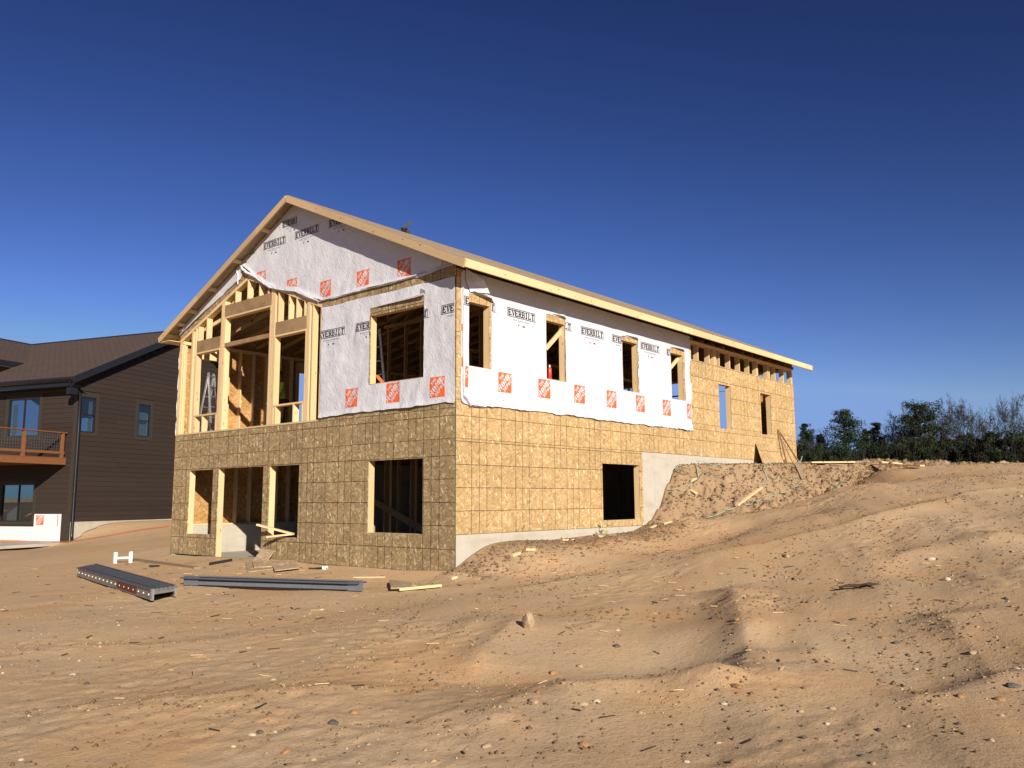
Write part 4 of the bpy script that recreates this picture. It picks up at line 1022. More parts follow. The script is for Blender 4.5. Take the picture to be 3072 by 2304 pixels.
lying('lumber_board', (2352,1389), (2352,1434), 3.5, 1.5, PINE_OLD, 'upright board leaning on the bank beside its dark shadow', 'board', gB, 2.8)
lying('lumber_board', (2430,1391), (2560,1390), 5.5, 1.5, PINE, 'long pale board lying along the crest just right of the house', 'board', gB, .6)
lying('lumber_board', (2640,1391), (2702,1395), 5.5, 1.5, PINE, 'pale board on the crest right of the small dirt mound', 'board', gB, 1.2)
lying('lumber_board', (2622,1401), (2768,1406), 5.5, 1.2, PINE, 'thin long pale board lying just below the crest on the right', 'board', gB, 2.6)
def sheetpx(name, px, th, mt, label, cat, group=None, lift=.2, zs=None):
    P = [gp(u, v) for u, v in px]
    if zs is not None:
        for p, z_ in zip(P, zs): p[2] += z_
    c = np.mean(P, 0); b = MB(); T = [(p[0]-c[0], p[1]-c[1], p[2]-c[2]+th+lift) for p in P]; Bt = [(x, y, z-th) for x, y, z in T]; n = len(P)
    b.face(T); b.face(Bt[::-1])
    for i in range(n): j = (i+1) % n; b.face([T[i], Bt[i], Bt[j], T[j]])
    o = b.build(name, mt); o.location = [k*S for k in c]; return tag(o, label, cat, group)
gS = 'scrap sheets lying on the ground'
sheetpx('board_scrap', [(742,1719),(815,1710),(895,1709),(893,1684),(737,1686)], .7, OSB_SCRAP, 'largest flat scrap sheet lying on the sand below the door opening', 'scrap sheet', gS)
sheetpx('board_scrap', [(762,1708),(812,1706),(850,1700),(880,1687),(756,1690)], .7, OSB_SCRAP, 'narrower scrap sheet lying on top of the largest one', 'scrap sheet', gS, 1.1)
sheetpx('board_scrap', [(824,1719),(900,1710),(893,1701),(816,1704)], .7, OSB_SCRAP, 'right-hand scrap sheet overlapping the large one on the sand', 'scrap sheet', gS, 1.3)
sheetpx('board_scrap', [(1172,1776),(1225,1768),(1236,1753),(1168,1752)], 1.0, OSB_SCRAP, 'splintered scrap sheet under the bright new board near the corner', 'scrap sheet', gS, .4, (1.2,0,0,1.6))
sheetpx('board_scrap', [(2470,1399),(2530,1404),(2608,1392),(2600,1390),(2480,1396)], .6, PINE_GREY, 'sagging thin grey sheet lying on the crest right of the house', 'scrap sheet', gS, 1.6, (1.0,-.2,1.4,1,.6))
# scrap board leaning beside the door, sheet and sticks leaning at the far corner
def quadslab(name, P, th, mt, label, cat, nrm=(0,1,0), group=None):
    c = np.array(P[0], float); b = MB(); n_ = np.array(nrm)*th; T = [tuple(np.array(p)-c) for p in P]; Bt = [tuple(np.array(p)-c+n_) for p in P]; n = len(P)
    b.face(T); b.face(Bt[::-1])
    for i in range(n): j = (i+1) % n; b.face([T[i], Bt[i], Bt[j], T[j]])
    o = b.build(name, mt); o.location = [k*S for k in c]; return tag(o, label, cat, group)
quadslab('board_scrap', [(-9,229.5,-1.4),(-9.5,209,-1.6),(-1.4,208.5,8.5),(-1.4,227,9.6)], .7, OSB_SCRAP, 'small torn scrap sheet leaning on the wall right of the door opening', 'scrap sheet', (1,0,0))
zc = hz(480, -15)
quadslab('leaning_sheet', [(469,-15.5,zc-.5),(527,-15.5,zc),(541,-1.2,zc+26),(484.5,-1.2,zc+24)], .6, OSB_SIDE, 'strand board sheet leaning on the right wall near the far corner', 'sheet', (0,1,0))
quadslab('leaning_stick', [(547,-2.2,130),(548.6,-2.2,130),(558,-7,hz(557,-7)-.5),(556.2,-7,hz(556,-7)-.5)], 1.4, PINE_OLD, 'nearly upright dark stick leaning on the wall at the far corner', 'stick')
quadslab('leaning_stick', [(549,-2.4,128),(551,-2.4,128),(592,-9,hz(591,-9)-.5),(589.5,-9,hz(590,-9)-.5)], 1.4, PINE_OLD, 'slanting dark stick leaning on the wall at the far corner', 'stick')
# boards poking out of the opening right of the door
pa = on(772,1574,0,-11); pb = on(880,1602,0,4); o = lum('lumber_board', pa, pb, 3.5, 1.5, None, (0,0,1)); tag(o, 'upper sloping board poking out of the opening right of the door', 'board')
pa = on(801,1611,0,-9); pb = on(881,1602,0,3); o = lum('lumber_board', pa, pb, 3.5, 1.5, None, (0,0,1)); tag(o, 'lower level board poking out of the opening right of the door', 'board')
# packing straps
def strap(pxs, mt, label, lifts=None, w=.75, th=.22, name='packing_strap', group='packing straps on the dirt bank', cat='strap'):
    P = [gp(u, v) for u, v in pxs]; N = 5*len(P); t = np.linspace(0, len(P)-1, N)
    A = np.stack([np.interp(t, range(len(P)), [p[k] for p in P]) for k in range(3)], 1)
    Ls = np.interp(t, range(len(P)), lifts) if lifts else np.full(N, 1.7)
    for i in range(1, N-1): A[i] = A[i]
    K = A.copy()
    for i in range(1, N-1): K[i] = (A[i-1]+A[i]*2+A[i+1])/4
    hs_ = hfull(K[:,0], K[:,1]); hm_ = hs_.copy()
    for _ in range(5): hm_[1:-1] = (hm_[:-2]+hm_[1:-1]*2+hm_[2:])/4
    K[:,2] = np.maximum(hm_, hs_-.6)+Ls
    b = MB(); c = K[0]; b.tube([tuple(p-c) for p in K], w/2, 5); o = b.build(name, mt, None, True); o.location = [k*S for k in c]; return tag(o, label, cat, group)
strap([(2120,1559),(2165,1543),(2210,1529),(2260,1513),(2310,1500),(2350,1487),(2385,1468),(2405,1447)], STRAP, 'long pale green strap curving along the foot of the dirt bank')
strap([(2002,1474),(2020,1478),(2040,1476),(2062,1468),(2084,1460)], STRAP, 'short curved green strap lying midway up the left of the bank')
strap([(2026,1418),(2050,1409),(2078,1401)], STRAP, 'straight pale strap at the upper left shoulder of the bank', [3,2,1])
strap([(2026,1419),(2045,1431),(2076,1437)], STRAPD, 'dark curved strap hanging below the upper left shoulder', [2,1,1])
strap([(2095,1437),(2093,1415),(2092,1402),(2096,1396),(2140,1397),(2165,1396)], STRAP, 'strap arching up at the notch in the top of the bank', [1,5,6,4,1,.8])
strap([(2065,1455),(2088,1447),(2100,1436),(2120,1415)], STRAPD, 'dark green strap crossing the notch in the bank')
strap([(2302,1437),(2292,1422),(2293,1406),(2315,1398),(2346,1391)], STRAP, 'bent strap forming the left side of the frame shape on the bank', [1,2.5,3,2,1])
strap([(2303,1437),(2350,1436),(2400,1440)], STRAPD, 'dark straight strap running along the bank to the grey board')
strap([(2276,1459),(2300,1452),(2326,1443)], STRAP, 'short straight pale strap above the diagonal board')
strap([(2382,1394),(2394,1393),(2403,1392),(2408,1393),(2399,1394)], STRAP, 'small looped strap standing up at the far house corner', [.8,1,5,9,1])
strap([(2492,1460),(2515,1457),(2540,1450),(2520,1453),(2494,1457)], STRAPD, 'flattened bundle of green strap on the slope right of the house', [.8,1.4,1.4,2,2])
strap([(2,1629),(95,1627),(190,1628),(228,1626),(304,1614),(380,1600),(481,1584),(507,1582)], CORDM, 'orange extension cord running along the brown house to the new one', w=1.0, name='extension_cord', group='cords', cat='cord')
# scaffold planks
def plank_from(name, tl, tr_, nl, nr, label, mtside, h=6.0, ribs=5):
    A = [np.array(p) for p in (tl, tr_, nr, nl)]; c = (A[0]+A[1]+A[2]+A[3])/4; th = empty(name, c, 0, label, 'scaffold plank', 'scaffold planks')
    q = lambda s, t, z: tuple(((A[0]*(1-s)+A[1]*s)*(1-t)+(A[3]*(1-s)+A[2]*s)*t)-c+np.array([0,0,z]))
    b = MB()
    for i in range(ribs):
        s0, s1 = .06+i*.88/ribs, .06+(i+.86)*.88/ribs
        b.beam(q((s0+s1)/2,0,-.5), q((s0+s1)/2,1,-.5), (s1-s0)*np.linalg.norm(A[1]-A[0]), .9)
    for i in range(ribs-1):
        s1 = .06+(i+.93)*.88/ribs; b.beam(q(s1,0,-.2), q(s1,1,-.2), .6, 1.0, mi=1)
    b.build('deck', [ALUG, GREYCH], th)
    for s, nm in ((.02, 'side_rail'), (.98, 'side_rail')):
        b = MB(); b.beam(q(s,0,-h/2), q(s,1,-h/2), .6, h, mi=0); b.beam(q(s,0,-h+.2), q(s,1,-h+.2), 2.0, .5, mi=0); b.beam(q(s,0,.1), q(s,1,.1), 1.6, .5, mi=1)
        b.build(nm, [mtside, ALUG], th)
        if s < .5:
            L = int(np.linalg.norm(A[3]-A[0])/11)
            for i in range(L):
                b = MB(); p0 = Vector(q(-.016,(i+.5)/L,-h*.55)); b.beam(p0-Vector((0,0,.45)), p0+Vector((0,0,.45)), .6, .4); b.build('rivet', WHITEP, th)
            b = MB(); b.beam(q(-.012,.60,-h*.5), q(-.012,.84,-h*.5), .12, h*.72); b.build('rust_patch', RUST, th)
    for t in (0, 1):
        b = MB(); b.beam(q(0,t,-1.6), q(1,t,-1.6), .8, 3.0); b.build('end_cap', ALU, th)
        for s in (.03, .97): b = MB(); b.beam(q(s,t,-h-.4), q(s,t,.2), 1.6, 1.2); b.build('end_hook', ALU, th)
    return th
RUST = mat_plain('rusty_red_side', (.14,.04,.022), .7, .3, var=.5, sc=9)
RAILM = mat_plain('dull_rail_metal', (.26,.22,.18), .6, .4, .3, var=.5, sc=6)
def onz(u, v, zz): return on(u, v, 2, zz)
zg = hz(*gp(400,1770)[:2])
hh_ = 6.2
plank_from('scaffold_plank', onz(234,1703,zg+hh_), onz(287,1692,zg+hh_), onz(456,1768,zg+hh_), onz(528,1757,zg+hh_), 'ribbed grey scaffold plank with rusty riveted side, lying level on the sand', RAILM)
a_ = gp(553,1757); c_ = gp(1086,1776)
PB = empty('scaffold_plank', a_, 0, 'long grey scaffold plank lying on its edge in front of the house', 'scaffold plank', 'scaffold planks')
d_ = Vector(c_-a_)
for nm, p0, p1, w, d, mt in (('side_rail', (0,0,3.4), d_+Vector((0,0,3.4)), .8, 5.6, ALUG), ('rail_lip', d_*.09+Vector((-1.2,-.8,2.2)), d_*.93+Vector((-1.2,-.8,2.4)), 1.2, 2.2, GREYCH), ('rail_flange', (0,0,6.4), d_+Vector((0,0,6.4)), 2.4, .5, GREYCH), ('deck', (1.2,1.2,5.2), d_+Vector((1.2,1.2,5.2)), 10, .8, ALUG), ('end_cap', (-.3,-.5,3.2), d_*.09+Vector((-.3,-.5,3.3)), 1.8, 5.4, GREYCH), ('end_cap', d_*.93+Vector((-.3,-.5,3.2)), d_+Vector((-.3,-.5,3.2)), 1.8, 5.2, GREYCH)):
    b = MB(); b.beam(p0, p1, w, d); b.build(nm, mt, PB)
# white plastic H frame
p = gp(345,1690); q2 = gp(391,1688); H = empty('plastic_bracket', p, 0, 'white plastic H-shaped frame standing on the sand at left', 'frame')
v = Vector(q2-p); ht = 9.5*np.linalg.norm(p[:2]-CAM[:2])/740
for k in (0, 1): b = MB(); o_ = v*k; b.beam(o_+Vector((0,0,-.5)), o_+Vector((0,0,ht*.9)), 2.0, 2.6); b.build('upright', WHITEP, H)
b = MB(); b.beam(Vector((0,0,ht*.42)), v+Vector((0,0,ht*.42)), 2, 1.8); b.build('crossbar', WHITEP, H)
# small black and white clamp, spare strap coil
p = gp(950,1708); T_ = empty('hand_tool', p, .3, 'small black and white hand tool lying against the sheathing base', 'tool')
b = MB(); b.beam((0,0,.8), (0,-9,1.2), 1.6, 1.4); b.build('handle', SLAT, T_); b = MB(); b.box((-1.6,-9,.2), (1.6,-6,2.6)); b.build('head', WHITEP, T_); b = MB(); b.beam((0,0,.8), (1,8,.6), .8, .8); b.build('blade', ROOTM, T_)
p = gp(463,1700); b = MB(); b.tube([(3.6*math.cos(t), 5*math.sin(t), .6) for t in np.linspace(0, 6.0, 18)], .5, 5); o = b.build('rubber_loop', SLAT, None, True); o.location = [k*S for k in p]; tag(o, 'flat black rubber loop lying beside the long greyed board', 'loop')
# upright rock, bent root, plant tuft
def stone_mesh(name, r, sx, sy, sz, mt, seed, sub=2):
    bm = bmesh.new(); bmesh.ops.create_icosphere(bm, subdivisions=sub, radius=1); rr = random.Random(seed)
    dirs = [Vector((rr.uniform(-1,1), rr.uniform(-1,1), rr.uniform(-1,1))).normalized() for _ in range(9)]
    for vtx in bm.verts:
        d = vtx.co.normalized(); k = 1
        for n_ in dirs: k = min(k, .80/max(.05, d.dot(n_))) if d.dot(n_) > .80 else k
        vtx.co = Vector((d.x*sx, d.y*sy, d.z*sz))*k*r*S*(1+rr.uniform(-.05,.05))
    me = bpy.data.meshes.new(name); bm.to_mesh(me); bm.free(); me.materials.append(mt); return me
STN = {'tan': mat_plain('tan_stone', (.38,.28,.17), .85, .2, var=.3, sc=20), 'pale': mat_plain('pale_stone', (.50,.42,.30), .8, .2, var=.2, sc=20), 'rusty': mat_plain('rusty_stone', (.34,.19,.09), .85, .2, var=.35, sc=20), 'grey': mat_plain('grey_stone', (.11,.095,.08), .8, .25, var=.4, sc=20)}
p = gp(1585,1884); o = bpy.data.objects.new('rock', stone_mesh('rock', 1, 3.1, 2.9, 4.6, STN['tan'], 12, 2)); COL.objects.link(o); o.location = (p[0]*S, p[1]*S, (p[2]+2.6)*S); o.rotation_euler = (.1,-.2,.5); tag(o, 'tan rock standing on end on the open sand, tallest on the slope', 'rock')
p = gp(2590,1762); pts = [(-9,8,.4),(-5,4,1.1),(-1,1,.7),(1,-3,1.6),(4,-6,1.2),(9,-10,.5)]
b = MB(); b.tube(pts, [.5,.8,.9,.9,.7,.3], 6); b.tube([(-1,1,.7),(-4,-3,1.4),(-6,-7,.5)], [.8,.5,.2], 5); o = b.build('root', ROOTM, None, True); o.location = [k*S for k in p]; tag(o, 'dark bent root lying on the sand slope at right', 'root')
LEAF = mat_plain('pale_leaves', (.42,.42,.17), .6, .3, var=.4, sc=30)
p = gp(1815,1606); TU = empty('leafy_weed', (p[0], p[1], p[2]), 0, 'pale green leafy weed growing at the foundation below the right window', 'weed')
for k in range(11):
    a = random.uniform(0, 6.28); r = random.uniform(1, 4.5); hgt = random.uniform(2, 9); b = MB()
    c0 = Vector((r*math.cos(a)*.9+random.uniform(-2,2), r*math.sin(a)*1.6, hgt)); t_ = Vector((math.cos(a), math.sin(a), random.uniform(-.2,.7)))*random.uniform(2.2,4); s_ = Vector((-math.sin(a), math.cos(a), 0))*random.uniform(1,1.9)
    b.face([c0, c0+t_*.4+s_, c0+t_]); b.face([c0, c0+t_, c0+t_*.4-s_]); b.build('leaf', LEAF, TU)
    b = MB(); b.tube([(0,0,-.5), tuple(c0*.6), tuple(c0)], .18, 4); b.build('stem', LEAF, TU)
p = gp(1786,1604); b = MB(); b.beam((0,0,-1), (1.2,1.5,7), 1.2, .5); o = b.build('plastic_stake', SLAT); o.location = [k*S for k in p]; tag(o, 'short black stake stuck in the sand left of the leafy weed', 'stake')
# bottle, level and ladders in the windows, nail gun on the ridge
BT = empty('water_bottle', (109.5,2.2,144.8), 0, 'red metal bottle standing on the sill of the second upper side window', 'bottle')
b = MB(); b.tube([(0,0,0),(0,0,.3),(0,0,8.2),(0,0,9.2),(0,0,9.6)], [1.6,1.75,1.75,1.3,1.0], 14); b.build('body', REDM, BT, True); b = MB(); b.tube([(0,0,9.6),(0,0,11.2)], .95, 12); b.build('cap', ALU, BT)
pa = on(940+735*.2592, 860+1030*.2592, 0, 9); pb = on(940+800*.2592, 860+1108*.2592, 0, 6); o = lum('level', pa, pb, 1, 3.2, None, (1,0,0), LEVEL_O); tag(o, 'orange level leaning inside the lower left of the large upper window', 'level')
def ladder(base, top, width, wdir, n, label, name='ladder', spread=None):
    L = empty(name, base, 0, label, 'ladder', 'ladders inside the house'); base = Vector(base); t_ = Vector(top)-base; w = Vector(wdir).normalized()*width
    for s, k in ((-.5, 1), (.5, 1)): b = MB(); b.beam(w*s, t_+w*s*.55, 1.2, 2.6, up=(0,1,0)); b.build('rail', ALU, L)
    for i in range(n):
        f = (i+.7)/n; hw = .5*(1-f*.45); b = MB(); b.beam(t_*f-w*hw, t_*f+w*hw, 2.8, .9); b.build('rung', ALU, L)
    if spread:
        bk = Vector(spread)
        for s in (-.5, .5): b = MB(); b.beam(bk+w*s, t_+w*s*.5, 1.0, 2.2, up=(0,1,0)); b.build('rail', ALU, L)
        for i in range(n-1):
            f = (i+.7)/n; hw = .5*(1-f*.45); pt = bk+(t_-bk)*f; b = MB(); b.beam(pt-w*hw, pt+w*hw, 2, .8); b.build('rung', ALU, L)
    return L
tp = on(480+630*.2411, 940+745*.2411, 1, 352); bl = on(480+555*.2411, 940+1240*.2411, 1, 352)
ladder((tp[0]+5,346,113.4), (tp[0]+.5,352,tp[2]), 15, (.8,.35,0), 6, 'aluminium step ladder standing open behind the left framed opening', spread=(-9,12,0))
tp = on(940+785*.2592, 860+480*.2592, 0, 70); bt = on(940+872*.2592, 860+1085*.2592, 0, 70)
ladder((72,bt[1]+10,113.4), (72,tp[1]+9,tp[2]), 17, (0,1,0), 7, 'pale ladder standing in the dark behind the large upper window')
p = on(1207, 700, 1, 192); NG = empty('nail_gun', (p[0],192,ztop(192)+.8), .4, 'black nail gun lying on the ridge of the new roof', 'nail gun')
b = MB(); b.beam((0,0,2), (7,-1,3), 3.2, 4); b.build('body', SLAT, NG); b = MB(); b.beam((0,0,3), (7,-7,11.5), 2.2, 2.6); b.build('magazine', SLAT, NG); b = MB(); b.beam((5,-1,1), (9,-3,1.5), 3.4, 3.2); b.build('handle', mat_plain('brown_grip', (.08,.03,.02)), NG)
# worker in a high-visibility shirt inside the framed bay
def worker(pos, face):
    E_ = empty('person', pos, face, 'worker in a bright yellow-green shirt standing behind the right framed opening', 'person')
    J = {'pelvis': (0,0,36,5.2), 'waist': (.5,0,41,5.0), 'chest': (2,0,50,5.6), 'neckb': (3,0,57,2.8), 'neck': (3.4,0,59.5,2.2), 'head0': (4,0,62,3.1), 'head1': (4.4,0,65.5,3.7), 'head2': (4.1,0,68.6,2.9)}
    names = list(J); V = [J[n][:3] for n in names]; Rr = [J[n][3] for n in names]; Ed = [(i, i+1) for i in range(len(V)-1)]
    def chain(root, pts):
        last = root
        for p in pts: V.append(p[:3]); Rr.append(p[3]); Ed.append((last, len(V)-1)); last = len(V)-1
        return last
    for s in (-1, 1):
        chain(0, [(0,s*3.6,33,3.9),(.8*s,s*4.2,19,2.7),(1.2*s-.5,s*4.5,5,1.8),(1.2*s-.8,s*4.6,2,1.7),(1.2*s+3,s*5,1.2,1.5),(1.2*s+6,s*5.2,.9,1.2)])
        sh = chain(2, [(2.4,s*6.6,54.6,2.9)])
        wr = chain(sh, [(2.6+s*.5,s*8.4,46,1.9),(6+s*1,s*7.6,39,1.5),(11,s*6,36.5,1.1),(13.2,s*5.8,36.2,1.2)])
        for k in range(4): chain(wr, [(14.9,s*5.8+(k-1.5)*.8,36.2-.1*k,.38),(16.2,s*5.8+(k-1.5)*.85,35.4-.1*k,.34)])
        chain(wr, [(13.9,s*5.8-s*1.5,36.6,.4),(14.9,s*5.8-s*1.9,36.4,.35)])
    chain(6, [(8.2,0,65.2,.7)])
    me = bpy.data.meshes.new('body'); me.from_pydata([(x*S, y*S, z_*S) for x, y, z_ in V], Ed, []); ob = bpy.data.objects.new('body', me); COL.objects.link(ob)
    ob.modifiers.new('skin', 'SKIN')
    for sv, r in zip(me.skin_vertices[0].data, Rr): sv.radius = (r*S, r*S)
    me.skin_vertices[0].data[0].use_root = True
    sb = ob.modifiers.new('sub', 'SUBSURF'); sb.levels = 2; sb.render_levels = 2
    bpy.context.view_layer.update(); dg = bpy.context.evaluated_depsgraph_get(); nm = bpy.data.meshes.new_from_object(ob.evaluated_get(dg)); bpy.data.objects.remove(ob)
    nm.materials.clear()
    for mt in (mat_plain('skin_tone', (.42,.22,.14), .6, .3), mat_plain('high_vis_shirt', (.50,.72,.06), .8, .1, var=.06), mat_plain('work_trousers', (.13,.095,.065), .9, .1), mat_plain('work_boots', (.05,.03,.02), .7, .2)): nm.materials.append(mt)
    for pl in nm.polygons:
        c = pl.center/S; r_ = abs(c.y)
        pl.material_index = 3 if c.z < 4.5 else 2 if c.z < 38.5 and c.x < 8 and r_ < 6.6 and not (c.z > 36 and c.x > 6) else 1 if (38.5 <= c.z < 58 and not (c.z < 46 and r_ > 6.2 and c.x > 2)) else 0
        pl.use_smooth = True
    ob = bpy.data.objects.new('body', nm); COL.objects.link(ob); ob.parent = E_
    b = MB(); b.tube([(4.4-.2*i, 0, 66.6+i*.9) for i in range(5)], [4.1,4.2,3.9,3.0,1.2], 14); b.beam((6.5,0,66.9), (10.5,0,66.4), 5, .4); b.build('cap', SLAT, E_, True)
    b = MB(); b.tube([(5.6*math.cos(t)+.2, 6.4*math.sin(t), 38.5) for t in np.linspace(0, 6.283, 20)], 1.5, 8, caps=False); b.build('tool_belt', mat_plain('dark_red_leather', (.10,.025,.018), .6, .4), E_, True)
    b = MB(); b.box((2,5.6,31), (6,8.6,37.5)); b.box((-4,-8.4,31.5), (1,-5.8,37.5)); b.build('pouch', mat_plain('brown_leather', (.12,.05,.03), .6, .3), E_)
    for px_, py_ in ((8, .0),):
        for s in (-1, 1): b = MB(); b.tube([(7.7,s*1.3,66.3),(8.05,s*1.3,66.3)], .35, 6); b.build('eye', SLAT, E_)
        b = MB(); b.beam((7.4,-1,62.9), (7.4,1,62.9), .3, .3); b.build('mouth', mat_plain('lips', (.3,.1,.08)), E_)
P_ = pd(844, 862, 113.4)
worker((P_[0], P_[1], 113.4), math.radians(150))
# ------------------------------------------------------------------ trees beyond the crest
def mat_leaf(name, a, b_, rough=.75):
    q = NT(name, rough, .15); c = q.coord('Object'); n = q.noise(c, .9, 2); n2 = q.noise(c, 7, 2)
    col = q.mix(q.ramp(n, [(.35, 0.0), (.65, 1.0)]), a, b_); col = q.mix(1.0, col, q.ramp(n2, [(.3, .7), (.7, 1.35)]), 'MULTIPLY')
    return q.col(col)
PINEL = mat_leaf('pine_needles', (.012,.024,.011), (.034,.050,.020)); CEDL = mat_leaf('juniper_foliage', (.014,.022,.010), (.034,.042,.018)); BRUSH = mat_leaf('dry_brush_leaves', (.017,.016,.011), (.032,.028,.018)); BARK = mat_plain('bark', (.058,.052,.048), .9, .1, var=.35, sc=6)
def foliage(cent, rad, n, size, rng, flat=.5):
    """n leaf triangles scattered in the given blobs"""
    k = rng.integers(0, len(cent), n); d = rng.normal(size=(n, 3)); d /= np.linalg.norm(d, axis=1)[:,None]; r = rng.random(n)**.45
    P = cent[k]+d*(rad[k]*r)[:,None]*np.array([1,1,flat]); s = size*rng.uniform(.5, 1.4, n)
    a = rng.normal(size=(n, 3)); a /= np.linalg.norm(a, axis=1)[:,None]; b_ = rng.normal(size=(n, 3)); b_ -= (b_*a).sum(1)[:,None]*a; b_ /= np.linalg.norm(b_, axis=1)[:,None]
    return np.stack([P-a*s[:,None], P+a*s[:,None], P+b_*(s*.8)[:,None]], 1).reshape(-1, 3)
def conifer(x, y, z0, H, R, seed, label, group, shape='pine', leafmat=None, nleaf=5200):
    rng = np.random.default_rng(seed); T = empty('pine_tree' if shape == 'pine' else 'juniper_tree', (x, y, z0), rng.uniform(0, 6), label, 'tree', group)
    b = MB(); b.tube([(0,0,-20),(rng.uniform(-4,4),rng.uniform(-4,4),H*.4),(rng.uniform(-5,5),rng.uniform(-5,5),H*.75),(0,0,H*.96)], [H*.022,H*.018,H*.010,H*.003], 6)
    cent = []; rad = []
    nl = 16 if shape == 'pine' else 19
    for i in range(nl):
        f = .04+.92*i/(nl-1); prof = (1-f)**.8+.05 if shape == 'pine' else math.sin(math.pi*min(1, (1.05-f)*.62+.12))**.8
        m_ = int(rng.integers(6, 10))
        for j in range(m_):
            an = rng.uniform(0, 6.28); Rl = R*prof*rng.uniform(.45, 1.18)+H*.01; zb = f*H+rng.uniform(-.03,.03)*H; tip = (math.cos(an)*Rl, math.sin(an)*Rl, zb+Rl*rng.uniform(.05,.38))
            b.tube([(0,0,zb-Rl*.12),(tip[0]*.55,tip[1]*.55,zb+Rl*.02),tip], [H*.006,H*.004,H*.0015], 4, caps=False)
            for t in (.45, .72, 1.0): cent.append((tip[0]*t+rng.normal()*R*.04, tip[1]*t+rng.normal()*R*.04, zb+(tip[2]-zb)*t+rng.normal()*H*.008)); rad.append(R*(.09+.09*rng.random())*(.45+.85*prof))
    for k in range(70):
        f = rng.uniform(.0, .9); pr = R*((1-f)**.85)*rng.uniform(.15, .85); an = rng.uniform(0, 6.28); cent.append((math.cos(an)*pr, math.sin(an)*pr, f*H)); rad.append(R*(.10+.14*(1-f)))
    cent.append((0,0,H*.985)); rad.append(R*.06)
    b.build('trunk', BARK, T)
    V = foliage(np.array(cent), np.array(rad)*1.25, int(nleaf*2.6), H*.0115, rng, .66)
    raw_mesh('crown', V, np.arange(len(V)).reshape(-1, 3), leafmat or PINEL, T)
    return T
def bare(x, y, z0, H, R, seed, label, group, name='bare_tree', dens=1.0):
    rng = np.random.default_rng(seed); T = empty(name, (x, y, z0), 0, label, 'tree', group); bt = MB(); bc = MB()
    def grow(p, d, L, r, lev):
        n = 4 if lev < 3 else 2; pts = [p]; q_ = p
        for i in range(n):
            d = d+rng.normal(size=3)*(.07+.05*lev); d[2] += .03 if lev < 4 else .06; d /= np.linalg.norm(d); q_ = q_+d*L/n; pts.append(q_)
        rs = np.linspace(r, r*.6, n+1); (bt if lev == 0 else bc).tube([tuple(k) for k in pts], list(rs), 5 if lev < 2 else 3, caps=False)
        if lev >= 6: return
        for i in range(int(rng.integers(4, 7) if lev == 0 else rng.integers(3, 5))):
            t = rng.uniform(.7, 1.0) if lev == 0 else rng.uniform(.4, 1.0); k = min(n, max(1, int(round(t*n)))); a = rng.uniform(0, 6.28); sp = rng.uniform(.2, .62) if lev < 2 else rng.uniform(.35, .85)
            e = np.array([math.cos(a), math.sin(a), 0]); e -= d*e.dot(d); e /= np.linalg.norm(e)+1e-6; nd = d*math.cos(sp)+e*math.sin(sp); grow(pts[k], nd, L*(rng.uniform(.8, 1.1) if lev == 0 else rng.uniform(.52, .72)), max(rs[k]*(.6 if lev else .5), .62), lev+1)
    grow(np.array([0,0,-12.]), np.array([rng.normal()*.05, rng.normal()*.05, 1.]), H*.34, H*.017, 0)
    bt.build('trunk', BARK, T)
    V = np.array(bc.v); k = V[:,2].max(); V[:,:2] *= R/max(np.abs(V[:,:2]).max(), 1)*1.05; V[:,2] = np.where(V[:,2] > H*.2, H*.2+(V[:,2]-H*.2)*(H*.8)/(k-H*.2), V[:,2]); V[:,:2] *= np.clip(V[:,2:3]/(H*.25), 0, 1)**.0
    bc.v = [tuple(q_) for q_ in V]; bc.build('crown', BARK, T); return T
def tpos(u, D): p = pd(u, D, 60); return p[0], p[1], float(hbase(np.array([p[0]]), np.array([p[1]]))[0])
def toph(v, D, z0): return CAM[2]+(1490-v)*D/FOC-z0
gT = 'trees beyond the crest of the lot'
for i, (u, v, D, wpx, kind, lab) in enumerate([
    (2428,1268,3700,84,'p','dense dark pine right beside the far corner of the new house'),
    (2543,1226,3800,165,'p','tallest open-branched pine, second tree from the new house'),
    (2640,1268,3950,86,'p','ragged smaller pine between the tall pine and bare trees'),
    (2775,1212,3750,130,'j','broad dark evergreen among bare twigs, middle of the tree line'),
    (2608,1285,4100,90,'p','low dark pine filling the gap behind the tall pine'),
    (2700,1225,3900,110,'b','thin bare tree left of the broad dark evergreen'),
    (2750,1198,4050,150,'b','bare tree rising behind the broad dark evergreen'),
    (2895,1168,3700,160,'b','tall bare rounded tree standing clear right of the evergreen'),
    (2965,1240,3900,90,'b','shorter bare tree between the two tallest bare ones'),
    (3035,1164,3700,130,'b','tall bare tree at the right edge of the photo'),
    (2840,1225,4200,110,'b','faint bare tree behind the broad evergreen and tall bare one'),
    (2470,1300,4000,90,'p','low pine half hidden between the first pine and the tallest one'),
    (2670,1262,4300,120,'b','small bare tree just right of the ragged smaller pine'),
    (2930,1215,4300,150,'b','twiggy tree behind the tall bare rounded one')]):
    x, y, z0 = tpos(u, D); H = toph(v, D, z0); R_ = wpx/2*D/FOC*(1.65 if kind == 'p' else 1.35 if kind == 'j' else 1.2)
    if kind == 'p': conifer(x, y, z0, H, R_, 100+i, lab, gT)
    elif kind == 'j': conifer(x, y, z0, H, R_, 100+i, lab, gT, 'juniper', CEDL, 7500)
    else: bare(x, y, z0, H, R_, 100+i, lab, gT)
